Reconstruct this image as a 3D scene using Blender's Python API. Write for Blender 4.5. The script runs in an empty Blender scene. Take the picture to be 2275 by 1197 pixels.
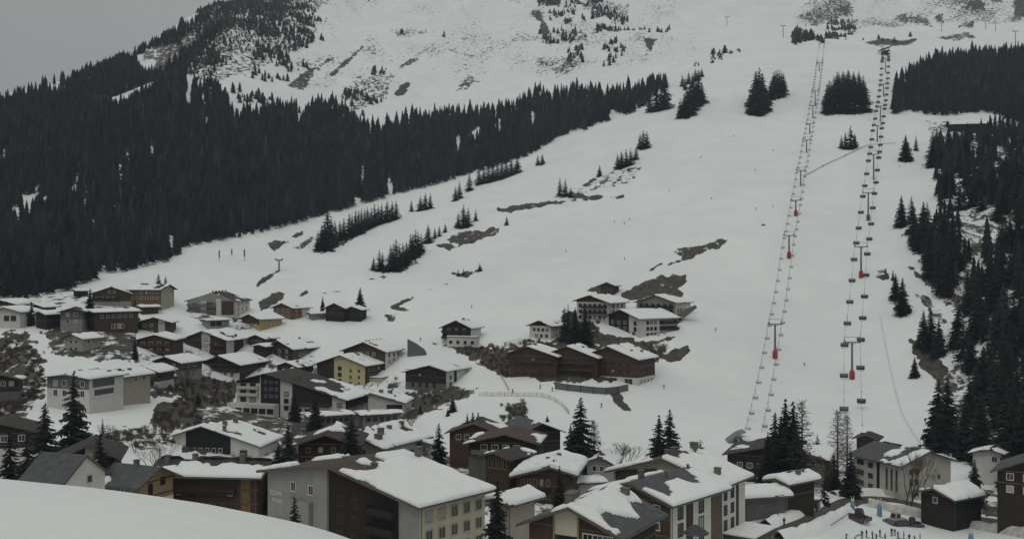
import bpy, math, random
import numpy as np
from mathutils import Vector, Matrix

# ------------------------------------------------------------------ camera, sky, sun, exposure
scene = bpy.context.scene
CAMZ = 60.0
F = 2275.0            # focal length in photo pixels (photo 2275 x 1197)
CX, CY = 1137.5, 598.5
cam_data = bpy.data.cameras.new("camera")
cam_data.sensor_width = 36.0
cam_data.lens = 36.0
cam_data.clip_start = 0.5
cam_data.clip_end = 20000.0
cam = bpy.data.objects.new("camera", cam_data)
scene.collection.objects.link(cam)
cam.location = (0, 0, CAMZ)
cam.rotation_euler = (math.radians(90), 0, 0)
scene.camera = cam

SUN_EL, SUN_AZ = math.radians(55), math.radians(200)
world = bpy.data.worlds.new("World")
scene.world = world
world.use_nodes = True
wn, wl = world.node_tree.nodes, world.node_tree.links
wn.clear()
w_out = wn.new("ShaderNodeOutputWorld")
w_bg = wn.new("ShaderNodeBackground")
w_bg.inputs["Strength"].default_value = 0.1
w_sky = wn.new("ShaderNodeTexSky")
w_sky.sky_type = 'NISHITA'
w_sky.sun_disc = False
w_sky.sun_elevation = SUN_EL
w_sky.sun_rotation = SUN_AZ
w_tc = wn.new("ShaderNodeTexCoord")
w_sep = wn.new("ShaderNodeSeparateXYZ")
w_ramp = wn.new("ShaderNodeMapRange")      # standard overcast sky: zenith three times the horizon
w_ramp.inputs["From Min"].default_value = 0.0
w_ramp.inputs["From Max"].default_value = 1.0
w_ramp.inputs["To Min"].default_value = 2.5
w_ramp.inputs["To Max"].default_value = 5.85
w_noise = wn.new("ShaderNodeTexNoise")
w_noise.inputs["Scale"].default_value = 5.0
w_noise.inputs["Detail"].default_value = 3.0
w_nr = wn.new("ShaderNodeMapRange")
w_nr.inputs["From Min"].default_value = 0.3
w_nr.inputs["From Max"].default_value = 0.7
w_nr.inputs["To Min"].default_value = 0.93
w_nr.inputs["To Max"].default_value = 1.07
w_mul = wn.new("ShaderNodeMath"); w_mul.operation = 'MULTIPLY'
w_col = wn.new("ShaderNodeMix"); w_col.data_type = 'RGBA'; w_col.blend_type = 'MULTIPLY'
w_col.inputs["Factor"].default_value = 1.0
w_col.inputs["B"].default_value = (0.99, 1.0, 0.965, 1)
w_mix = wn.new("ShaderNodeMix"); w_mix.data_type = 'RGBA'
w_mix.inputs["Factor"].default_value = 0.02      # a trace of the clear sky through the cloud deck
wl.new(w_tc.outputs["Generated"], w_sep.inputs[0])
wl.new(w_sep.outputs["Z"], w_ramp.inputs["Value"])
wl.new(w_tc.outputs["Generated"], w_noise.inputs["Vector"])
wl.new(w_noise.outputs["Fac"], w_nr.inputs["Value"])
wl.new(w_ramp.outputs[0], w_mul.inputs[0]); wl.new(w_nr.outputs[0], w_mul.inputs[1])
wl.new(w_mul.outputs[0], w_col.inputs["A"])
wl.new(w_col.outputs["Result"], w_mix.inputs["A"])
wl.new(w_sky.outputs[0], w_mix.inputs["B"])
wl.new(w_mix.outputs["Result"], w_bg.inputs["Color"])
wl.new(w_bg.outputs[0], w_out.inputs[0])

sun_data = bpy.data.lights.new("sun", 'SUN')
sun_data.energy = 0.5
sun_data.angle = math.radians(35)
sun_data.color = (1.0, 0.98, 0.95)
sun = bpy.data.objects.new("sun", sun_data)
scene.collection.objects.link(sun)
_d = Vector((math.sin(SUN_AZ) * math.cos(SUN_EL), math.cos(SUN_AZ) * math.cos(SUN_EL), math.sin(SUN_EL)))
sun.rotation_euler = _d.to_track_quat('Z', 'Y').to_euler()
sun.location = (0, 0, 900)

vs = scene.view_settings
vs.view_transform = 'Standard'
vs.look = 'None'
vs.exposure = 0.0
vs.gamma = 1.0
vs.use_curve_mapping = False
scene.cycles.max_bounces = 6
scene.cycles.diffuse_bounces = 3
scene.cycles.volume_bounces = 1
scene.cycles.use_denoising = True

rng = np.random.default_rng(7)
random.seed(7)

# ------------------------------------------------------------------ small helpers
def vnoise(x, y, seed=0):
    x = np.asarray(x, float); y = np.asarray(y, float)
    ix = np.floor(x).astype(np.int64); iy = np.floor(y).astype(np.int64)
    fx = x - ix; fy = y - iy
    fx = fx * fx * (3 - 2 * fx); fy = fy * fy * (3 - 2 * fy)
    def h(a, b):
        n = (a * 374761393 + b * 668265263 + seed * 982451653) & 0x7fffffff
        n = ((n ^ (n >> 13)) * 1274126177) & 0x7fffffff
        n = (n ^ (n >> 16)) & 0xffff
        return n / 65535.0
    return (h(ix, iy) * (1 - fx) + h(ix + 1, iy) * fx) * (1 - fy) + (h(ix, iy + 1) * (1 - fx) + h(ix + 1, iy + 1) * fx) * fy

def fbm(x, y, seed=0, octv=4):
    s = 0; a = 0.5; t = 0
    for k in range(octv):
        s = s + a * vnoise(x * 2 ** k, y * 2 ** k, seed + k * 17); t += a; a *= 0.5
    return s / t

def sstep(a, b, x):
    t = np.clip((x - a) / (b - a), 0, 1)
    return t * t * (3 - 2 * t)

def in_poly(x, y, poly):
    x = np.asarray(x); y = np.asarray(y)
    r = np.zeros(x.shape, bool)
    n = len(poly); j = n - 1
    for i in range(n):
        xi, yi = poly[i]; xj, yj = poly[j]
        c = ((yi > y) != (yj > y)) & (x < (xj - xi) * (y - yi) / ((yj - yi) or 1e-9) + xi)
        r ^= c; j = i
    return r

def poly_dist(x, y, poly):
    """signed distance in the polygon's units, positive inside"""
    d = np.full(np.shape(x), 1e9)
    n = len(poly)
    for i in range(n):
        x0, y0 = poly[i]; x1, y1 = poly[(i + 1) % n]
        dx, dy = x1 - x0, y1 - y0
        t = np.clip(((x - x0) * dx + (y - y0) * dy) / (dx * dx + dy * dy + 1e-9), 0, 1)
        d = np.minimum(d, np.hypot(x - x0 - t * dx, y - y0 - t * dy))
    return np.where(in_poly(x, y, poly), d, -d)

def link(o, parent=None):
    scene.collection.objects.link(o)
    if parent is not None:
        o.parent = parent
    return o

def mesh_obj(name, verts, faces, mats, parent=None, mi=None, smooth=False, loc=None, rz=0.0):
    me = bpy.data.meshes.new(name)
    me.from_pydata([tuple(v) for v in verts], [], [tuple(f) for f in faces])
    if not isinstance(mats, (list, tuple)):
        mats = [mats]
    for m in mats:
        me.materials.append(m)
    if mi is not None:
        me.polygons.foreach_set("material_index", np.asarray(mi, np.int32))
    if smooth:
        me.polygons.foreach_set("use_smooth", np.ones(len(me.polygons), bool))
    me.update()
    o = bpy.data.objects.new(name, me)
    if loc is not None:
        o.location = loc
    o.rotation_euler = (0, 0, rz)
    return link(o, parent)

def fast_mesh(name, V, T, mat, parent=None, smooth=False):
    """numpy vertices (n,3) and triangles (m,3)"""
    me = bpy.data.meshes.new(name)
    V = np.asarray(V, np.float32); T = np.asarray(T, np.int32)
    me.vertices.add(len(V)); me.vertices.foreach_set("co", V.ravel())
    me.loops.add(T.size); me.loops.foreach_set("vertex_index", T.ravel())
    me.polygons.add(len(T))
    me.polygons.foreach_set("loop_start", np.arange(0, T.size, T.shape[1], dtype=np.int32))
    me.polygons.foreach_set("loop_total", np.full(len(T), T.shape[1], np.int32))
    if smooth:
        me.polygons.foreach_set("use_smooth", np.ones(len(T), bool))
    me.materials.append(mat)
    me.update(calc_edges=True)
    o = bpy.data.objects.new(name, me)
    return link(o, parent)

def put(name, me, parent=None, loc=(0, 0, 0), rz=0.0, sc=None):
    o = bpy.data.objects.new(name, me)
    o.location = loc; o.rotation_euler = (0, 0, rz)
    if sc is not None:
        o.scale = sc
    return link(o, parent)

def empty(name, loc, rz=0.0):
    o = bpy.data.objects.new(name, None)
    o.empty_display_size = 0.5
    o.location = loc; o.rotation_euler = (0, 0, rz)
    return link(o)

def tag(o, label=None, cat=None, group=None, kind=None):
    if label: o["label"] = label
    if cat: o["category"] = cat
    if group: o["group"] = group
    if kind: o["kind"] = kind
    return o

class MB:
    def __init__(s):
        s.v = []; s.f = []; s.m = []
    def add(s, vs_, fs_, mi=0):
        n = len(s.v); s.v += [tuple(p) for p in vs_]
        for f in fs_:
            s.f.append(tuple(i + n for i in f)); s.m.append(mi)
    def box(s, x0, x1, y0, y1, z0, z1, mi=0):
        s.add([(x0, y0, z0), (x1, y0, z0), (x1, y1, z0), (x0, y1, z0), (x0, y0, z1), (x1, y0, z1), (x1, y1, z1), (x0, y1, z1)],
              [(3, 2, 1, 0), (4, 5, 6, 7), (0, 1, 5, 4), (1, 2, 6, 5), (2, 3, 7, 6), (3, 0, 4, 7)], mi)
    def tube(s, p, q, r0, r1=None, n=6, mi=0, cap=True):
        r1 = r0 if r1 is None else r1
        p = Vector(p); q = Vector(q); d = q - p
        if d.length < 1e-6: return
        z = d.normalized()
        a = Vector((0, 0, 1)) if abs(z.z) < 0.9 else Vector((1, 0, 0))
        x = z.cross(a).normalized(); y = z.cross(x)
        vs_ = []
        for (c, r) in ((p, r0), (q, r1)):
            for i in range(n):
                t = 2 * math.pi * i / n
                vs_.append(c + x * (r * math.cos(t)) + y * (r * math.sin(t)))
        fs_ = [(i, (i + 1) % n, n + (i + 1) % n, n + i) for i in range(n)]
        if cap:
            fs_ += [tuple(range(n - 1, -1, -1)), tuple(range(n, 2 * n))]
        s.add(vs_, fs_, mi)
    def lathe(s, prof, n=10, mi=0, c=(0, 0, 0)):
        vs_ = []; fs_ = []
        for (r, z) in prof:
            for i in range(n):
                t = 2 * math.pi * i / n
                vs_.append((c[0] + r * math.cos(t), c[1] + r * math.sin(t), c[2] + z))
        for k in range(len(prof) - 1):
            for i in range(n):
                fs_.append((k * n + i, k * n + (i + 1) % n, (k + 1) * n + (i + 1) % n, (k + 1) * n + i))
        fs_.append(tuple(range(n - 1, -1, -1)))
        fs_.append(tuple(range((len(prof) - 1) * n, len(prof) * n)))
        s.add(vs_, fs_, mi)
    def build(s, name, mats, parent=None, smooth=False, loc=None, rz=0.0):
        return mesh_obj(name, s.v, s.f, mats, parent, s.m, smooth, loc, rz)
    def mesh(s, name, mats, smooth=False):
        me = bpy.data.meshes.new(name)
        me.from_pydata(s.v, [], s.f)
        for m in (mats if isinstance(mats, (list, tuple)) else [mats]):
            me.materials.append(m)
        me.polygons.foreach_set("material_index", np.asarray(s.m, np.int32))
        if smooth:
            me.polygons.foreach_set("use_smooth", np.ones(len(me.polygons), bool))
        me.update()
        return me

# ------------------------------------------------------------------ materials
def mat_new(name):
    m = bpy.data.materials.new(name); m.use_nodes = True
    nt = m.node_tree
    return m, nt, nt.nodes["Principled BSDF"]

def mat(name, col, rough=0.8, var=0.25, scale=1.5, stretch=None, bump=0.0, spec=0.2, metal=0.0, objvar=0.0, detail=4.0):
    """principled surface whose colour wanders a little through noise"""
    m, nt, b = mat_new(name)
    N, L = nt.nodes, nt.links
    b.inputs["Roughness"].default_value = rough
    b.inputs["Specular IOR Level"].default_value = spec
    b.inputs["Metallic"].default_value = metal
    tc = N.new("ShaderNodeTexCoord")
    mp = N.new("ShaderNodeMapping")
    if stretch: mp.inputs["Scale"].default_value = stretch
    nz = N.new("ShaderNodeTexNoise"); nz.inputs["Scale"].default_value = scale; nz.inputs["Detail"].default_value = detail
    L.new(tc.outputs["Object"], mp.inputs[0]); L.new(mp.outputs[0], nz.inputs["Vector"])
    mr = N.new("ShaderNodeMapRange")
    mr.inputs["From Min"].default_value = 0.25; mr.inputs["From Max"].default_value = 0.75
    mr.inputs["To Min"].default_value = 1 - var; mr.inputs["To Max"].default_value = 1 + var
    L.new(nz.outputs["Fac"], mr.inputs["Value"])
    fac = mr.outputs[0]
    if objvar:
        oi = N.new("ShaderNodeObjectInfo")
        m2 = N.new("ShaderNodeMapRange"); m2.inputs["To Min"].default_value = 1 - objvar; m2.inputs["To Max"].default_value = 1 + objvar
        L.new(oi.outputs["Random"], m2.inputs["Value"])
        mm = N.new("ShaderNodeMath"); mm.operation = 'MULTIPLY'
        L.new(fac, mm.inputs[0]); L.new(m2.outputs[0], mm.inputs[1]); fac = mm.outputs[0]
    mx = N.new("ShaderNodeMix"); mx.data_type = 'RGBA'; mx.blend_type = 'MULTIPLY'
    mx.inputs["Factor"].default_value = 1.0
    mx.inputs["A"].default_value = (*col, 1)
    L.new(fac, mx.inputs["B"])
    L.new(mx.outputs["Result"], b.inputs["Base Color"])
    if bump:
        bp = N.new("ShaderNodeBump"); bp.inputs["Strength"].default_value = bump; bp.inputs["Distance"].default_value = 0.1
        L.new(nz.outputs["Fac"], bp.inputs["Height"]); L.new(bp.outputs[0], b.inputs["Normal"])
    return m

def timber(name, col):
    return mat(name, col, 0.85, 0.38, 3.0, (2.6, 2.6, 0.25), 0.35, 0.1)

M = {}
M['white'] = mat('white_plaster', (0.54, 0.53, 0.49), 0.9, 0.1, 0.5)
M['cream'] = mat('cream_plaster', (0.46, 0.43, 0.33), 0.9, 0.1, 0.5)
M['yellow'] = mat('yellow_plaster', (0.48, 0.42, 0.25), 0.9, 0.1, 0.5)
M['ochre'] = mat('ochre_plaster', (0.38, 0.29, 0.13), 0.9, 0.12, 0.5)
M['beige'] = mat('beige_plaster', (0.36, 0.335, 0.28), 0.9, 0.12, 0.5)
M['ivory'] = mat('ivory_plaster', (0.47, 0.46, 0.40), 0.9, 0.1, 0.5)
M['grey'] = mat('grey_plaster', (0.26, 0.255, 0.24), 0.9, 0.12, 0.5)
M['greyd'] = mat('dark_grey_render', (0.13, 0.13, 0.125), 0.9, 0.15, 0.6)
M['brown'] = timber('brown_timber', (0.070, 0.049, 0.037))
M['redbrown'] = timber('red_brown_timber', (0.072, 0.046, 0.038))
M['dark'] = timber('dark_timber', (0.036, 0.030, 0.026))
M['black'] = timber('blackened_timber', (0.022, 0.023, 0.024))
M['maroon'] = timber('maroon_timber', (0.034, 0.023, 0.022))
M['orange'] = timber('honey_timber', (0.155, 0.10, 0.058))
M['larch'] = timber('pale_larch_boards', (0.24, 0.18, 0.105))
M['greywood'] = timber('weathered_boards', (0.115, 0.095, 0.075))
M['roofd'] = mat('dark_roofing', (0.055, 0.05, 0.046), 0.8, 0.3, 0.8, (1, 1, 1), 0.2)
M['roofg'] = mat('slate_roofing', (0.085, 0.088, 0.092), 0.75, 0.25, 0.8)
M['roofb'] = mat('brown_roofing', (0.085, 0.065, 0.055), 0.85, 0.3, 0.8)
M['metal'] = mat('dark_steel', (0.10, 0.105, 0.11), 0.5, 0.15, 2.0, spec=0.4)
M['galv'] = mat('galvanised_steel', (0.17, 0.175, 0.175), 0.5, 0.15, 2.0, spec=0.4)
M['chair'] = mat('chair_dark_plastic', (0.04, 0.042, 0.045), 0.5, 0.15, 2.0, spec=0.4)
M['bubble'] = mat('smoked_bubble', (0.06, 0.063, 0.066), 0.3, 0.1, 2.0, spec=0.5)
M['pad'] = mat('red_padding', (0.36, 0.045, 0.04), 0.7, 0.15, 1.0)
M['paddull'] = mat('faded_red_padding', (0.17, 0.085, 0.065), 0.8, 0.15, 1.0)
M['conc'] = mat('concrete', (0.20, 0.195, 0.185), 0.9, 0.15, 0.8)
M['stone'] = mat('stone', (0.14, 0.135, 0.125), 0.95, 0.3, 1.5, bump=0.5)
M['glass'] = mat('window_glass', (0.022, 0.026, 0.030), 0.12, 0.2, 0.7, spec=0.5)
M['curtain'] = mat('curtained_glass', (0.30, 0.29, 0.27), 0.3, 0.2, 2.0, spec=0.5)
M['bark'] = mat('bark', (0.055, 0.043, 0.035), 0.95, 0.3, 6.0)
M['twig'] = mat('larch_twigs', (0.115, 0.092, 0.072), 0.95, 0.3, 3.0)
M['thicket'] = mat('bare_shrub_twigs', (0.085, 0.066, 0.052), 0.95, 0.35, 0.6)
M['spruce'] = mat('spruce_needles', (0.022, 0.029, 0.025), 0.9, 0.35, 0.5, objvar=0.3)
M['forest'] = mat('forest_needles', (0.016, 0.021, 0.022), 0.95, 0.5, 0.03, detail=6.0)
M['scrub'] = mat('dwarf_pine_needles', (0.035, 0.040, 0.032), 0.95, 0.4, 0.05)
for _k in ('forest', 'scrub'):
    _nt = M[_k].node_tree; _b = _nt.nodes['Principled BSDF']; _l = _b.inputs['Base Color'].links[0]; _src = _l.from_socket
    _at = _nt.nodes.new('ShaderNodeAttribute'); _at.attribute_name = 'tone'
    _mx = _nt.nodes.new('ShaderNodeMix'); _mx.data_type = 'RGBA'; _mx.blend_type = 'MULTIPLY'; _mx.inputs['Factor'].default_value = 1.0
    _nt.links.new(_src, _mx.inputs['A']); _nt.links.new(_at.outputs['Fac'], _mx.inputs['B']); _nt.links.new(_mx.outputs['Result'], _b.inputs['Base Color'])
M['blue'] = mat('blue_padding', (0.13, 0.25, 0.40), 0.7, 0.12, 1.0)
M['pale'] = mat('pale_padding', (0.52, 0.48, 0.38), 0.7, 0.12, 1.0)
M['skin'] = mat('skin', (0.45, 0.28, 0.2), 0.6, 0.05, 5.0)
M['net'] = mat('orange_net', (0.42, 0.22, 0.14), 0.8, 0.2, 4.0)
M['letter'] = mat('pale_lettering', (0.6, 0.6, 0.58), 0.7, 0.03, 4.0)

def snow_mat(name, col=(0.785, 0.815, 0.80), scale=0.25):
    m, nt, b = mat_new(name)
    N, L = nt.nodes, nt.links
    b.inputs["Roughness"].default_value = 0.75
    b.inputs["Specular IOR Level"].default_value = 0.15
    tc = N.new("ShaderNodeTexCoord")
    nz = N.new("ShaderNodeTexNoise"); nz.inputs["Scale"].default_value = scale; nz.inputs["Detail"].default_value = 5
    L.new(tc.outputs["Object"], nz.inputs["Vector"])
    cr = N.new("ShaderNodeMix"); cr.data_type = 'RGBA'
    cr.inputs["A"].default_value = (col[0] * 0.95, col[1] * 0.95, col[2] * 0.95, 1)
    cr.inputs["B"].default_value = (min(col[0] * 1.04, .88), min(col[1] * 1.04, .88), min(col[2] * 1.04, .88), 1)
    L.new(nz.outputs["Fac"], cr.inputs["Factor"]); L.new(cr.outputs["Result"], b.inputs["Base Color"])
    bp = N.new("ShaderNodeBump"); bp.inputs["Strength"].default_value = 0.25; bp.inputs["Distance"].default_value = 0.3
    n2 = N.new("ShaderNodeTexNoise"); n2.inputs["Scale"].default_value = scale * 6; n2.inputs["Detail"].default_value = 4
    L.new(tc.outputs["Object"], n2.inputs["Vector"]); L.new(n2.outputs["Fac"], bp.inputs["Height"]); L.new(bp.outputs[0], b.inputs["Normal"])
    return m
M['snow'] = snow_mat('roof_snow', scale=0.6)
M['banksnow'] = snow_mat('bank_snow', scale=0.15)
# ------------------------------------------------------------------ terrain: control points (photo column, photo row, distance)
CTRL = {
 40:  {-700: 1650, 300: 1680, 1137: 1750, 2000: 1900, 3000: 1950},
 95:  {-700: 1480, 300: 1490, 860: 1520, 1300: 1560, 1800: 1750, 2275: 1800, 3000: 1780},
 150: {-700: 1300, 0: 1310, 500: 1300, 860: 1290, 1300: 1300, 1700: 1390, 2000: 1470, 2275: 1480, 3000: 1450},
 220: {-700: 1090, 0: 1110, 400: 1120, 740: 1105, 1200: 1110, 1600: 1150, 1690: 1136, 1760: 1134, 1850: 1168, 1900: 1196, 2275: 1208, 3000: 1150},
 300: {-700: 930, 0: 950, 250: 965, 500: 1015, 900: 1030, 1300: 1040, 1700: 1050, 2000: 1053, 2275: 1045, 3000: 930},
 370: {-700: 820, 0: 850, 250: 870, 500: 922, 650: 940, 800: 945, 1100: 925, 1300: 908, 1550: 940, 1750: 966, 1930: 966, 2090: 950, 2275: 850, 3000: 700},
 430: {-700: 715, 0: 750, 250: 765, 400: 828, 500: 882, 600: 902, 700: 906, 900: 884, 1000: 866, 1100: 832, 1300: 812, 1500: 835, 1700: 872, 1900: 874, 2050: 850, 2275: 715, 3000: 560},
 500: {-700: 650, 0: 672, 250: 692, 500: 722, 750: 742, 1000: 732, 1200: 726, 1400: 694, 1600: 716, 1750: 742, 1920: 740, 2080: 690, 2275: 590, 3000: 460},
 560: {-700: 610, 0: 636, 250: 632, 500: 660, 750: 682, 1000: 668, 1250: 652, 1500: 612, 1750: 624, 1913: 617, 2080: 560, 2275: 500, 3000: 400},
 650: {-700: 560, 0: 560, 250: 565, 400: 552, 700: 582, 1000: 572, 1250: 542, 1500: 492, 1750: 490, 1928: 488, 2080: 445, 2275: 400, 3000: 330},
 800: {-700: 470, 0: 452, 250: 440, 400: 432, 700: 480, 1000: 462, 1250: 425, 1500: 357, 1750: 345, 1940: 332, 2100: 330, 2275: 325, 3000: 270},
 950: {-700: 390, 0: 335, 250: 325, 400: 320, 700: 375, 1000: 397, 1250: 330, 1500: 262, 1750: 248, 1950: 242, 2150: 266, 2275: 262, 3000: 210},
 1100: {-700: 330, 0: 232, 250: 230, 500: 222, 700: 285, 1000: 308, 1330: 262, 1500: 196, 1750: 178, 1960: 168, 2150: 215, 2275: 212, 3000: 160},
 1300: {-700: 345, 0: 218, 150: 178, 300: 150, 500: 130, 700: 205, 1000: 228, 1250: 192, 1450: 155, 1640: 112, 1800: 100, 1970: 112, 2150: 145, 2275: 135, 3000: 90},
 1500: {-700: 380, 0: 255, 150: 190, 300: 115, 450: 45, 700: 118, 1000: 145, 1250: 125, 1500: 93, 1640: 80, 1800: 87, 1970: 97, 2150: 98, 2275: 92, 3000: 50},
 1750: {-700: 420, 0: 310, 300: 150, 450: 25, 700: 50, 1000: 80, 1250: 75, 1500: 66, 1640: 68, 1800: 82, 1970: 90, 2150: 80, 2275: 72},
 2300: {-700: 470, 0: 390, 300: 260, 450: 100, 700: -110, 1000: -70, 1250: -50, 1500: 5, 1700: 28, 1900: 40, 2100: 15, 2275: 5, 3000: -40},
 3000: {-700: 500, 0: 440, 450: 240, 700: -150, 1000: -220, 1300: -190, 1550: -120, 1750: -110, 2000: -120, 2275: -150, 3000: -180},
 3800: {-700: 520, 0: 470, 450: 340, 900: -200, 1500: -220, 2275: -260, 3000: -260},
}
_cp = np.array([(px, Y, py) for Y, row in CTRL.items() for px, py in row.items()], float)
_A = np.stack([_cp[:, 0] / 700.0, np.log(_cp[:, 1]) * 2.0], 1)
def _kern(r2):
    return 0.5 * r2 * np.log(r2 + 1e-12)
_n = len(_cp)
_K = _kern(((_A[:, None] - _A[None]) ** 2).sum(2)) + np.eye(_n) * 0.002
_P = np.c_[np.ones(_n), _A]
_S = np.zeros((_n + 3, _n + 3)); _S[:_n, :_n] = _K; _S[:_n, _n:] = _P; _S[_n:, :_n] = _P.T
_w = np.linalg.solve(_S, np.r_[_cp[:, 2], 0, 0, 0])

gpx = np.r_[np.linspace(-620, -20, 50), np.linspace(-16, 2291, 660), np.linspace(2296, 2900, 50)]
gY = np.r_[np.exp(np.linspace(math.log(40), math.log(345), 150)), np.exp(np.linspace(math.log(346), math.log(1700), 480)),
           np.exp(np.linspace(math.log(1708), math.log(3800), 90))]
glY = np.log(gY)
PYG = np.empty((len(gY), len(gpx)))
for i, Yv in enumerate(gY):
    q = np.stack([gpx / 700.0, np.full(len(gpx), math.log(Yv) * 2.0)], 1)
    PYG[i] = _kern(((q[:, None] - _A[None]) ** 2).sum(2)) @ _w[:_n] + np.c_[np.ones(len(q)), q] @ _w[_n:]
_PX, _YY = np.meshgrid(gpx, gY)
_XX = (_PX - CX) / F * _YY
ZG = CAMZ + (CY - PYG) / F * _YY
# natural relief: broad swells on the mountain, gullies in the right-hand gorge, small unevenness elsewhere
_amp = 0.5 + 5.0 * sstep(620, 1500, _YY) * (1 - 0.75 * ((_PX > 1450) & (_PX < 1990)))
_pyg0 = PYG
_for = sstep(20, 160, (_pyg0 * 0 + 655 - 0.285 * _PX) - _pyg0)          # over the dark-wood hillside
ZG += (fbm(_XX / 70, _YY / 70, 3) - 0.5) * _amp * 1.6
ZG += (fbm(_XX / 26, _YY / 40, 23, 3) - 0.5) * 2.2 * sstep(360, 520, _YY)
_rid = 1 - np.abs(2 * fbm(_XX / 85 + _YY / 260, _YY / 190, 41, 4) - 1)               # gullies running down the upper mountain
ZG += (_rid - 0.7) * 26 * sstep(1080, 1450, _YY) * (0.12 + 0.88 * sstep(560, 720, _PX) * (1 - sstep(1480, 1620, _PX)) + 0.5 * sstep(1850, 1950, _PX) * sstep(1500, 1700, _YY))
_gorge = sstep(2030, 2130, _PX - 0.06 * (600 - _pyg0)) * sstep(320, 400, _YY) * (1 - sstep(850, 1000, _YY))
ZG += (fbm(_XX / 22, _YY / 22, 9) - 0.5) * 13 * _gorge
ZG += (fbm(_XX / 120, _YY / 120, 5) - 0.5) * 110 * sstep(1750, 2600, _YY)
PYG = CY - (ZG - CAMZ) / _YY * F

def col_py(px):
    j = np.clip(np.searchsorted(gpx, px) - 1, 0, len(gpx) - 2)
    t = (px - gpx[j]) / (gpx[j + 1] - gpx[j])
    return PYG[:, j] * (1 - t) + PYG[:, j + 1] * t

def ground_pxY(px, Y):
    """ground height at photo column px (arrays allowed) and distance Y"""
    px = np.asarray(px, float); Y = np.asarray(Y, float)
    j = np.clip(np.searchsorted(gpx, px) - 1, 0, len(gpx) - 2)
    i = np.clip(np.searchsorted(gY, Y) - 1, 0, len(gY) - 2)
    tx = (px - gpx[j]) / (gpx[j + 1] - gpx[j]); ty = (Y - gY[i]) / (gY[i + 1] - gY[i])
    return (ZG[i, j] * (1 - tx) + ZG[i, j + 1] * tx) * (1 - ty) + (ZG[i + 1, j] * (1 - tx) + ZG[i + 1, j + 1] * tx) * ty

def ground(x, y):
    return ground_pxY(CX + F * np.asarray(x) / np.asarray(y), y)

def hit(px, py, ymin=200.0):
    """distance of the ground seen at a photo pixel"""
    c = col_py(px)
    k = np.searchsorted(gY, ymin)
    idx = np.where(c[k:] <= py)[0]
    if len(idx) == 0:
        return gY[-1]
    i = k + idx[0]
    if i == 0: return gY[0]
    t = (c[i - 1] - py) / (c[i - 1] - c[i] + 1e-9)
    t = min(max(t, 0), 1)
    return gY[i - 1] * (1 - t) + gY[i] * t

def at(px, py, Y):
    return Vector(((px - CX) / F * Y, Y, CAMZ + (CY - py) / F * Y))

def gpt(px, py, ymin=200.0):
    Y = hit(px, py, ymin)
    x = (px - CX) / F * Y
    return Vector((x, Y, float(ground_pxY(px, Y))))

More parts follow.
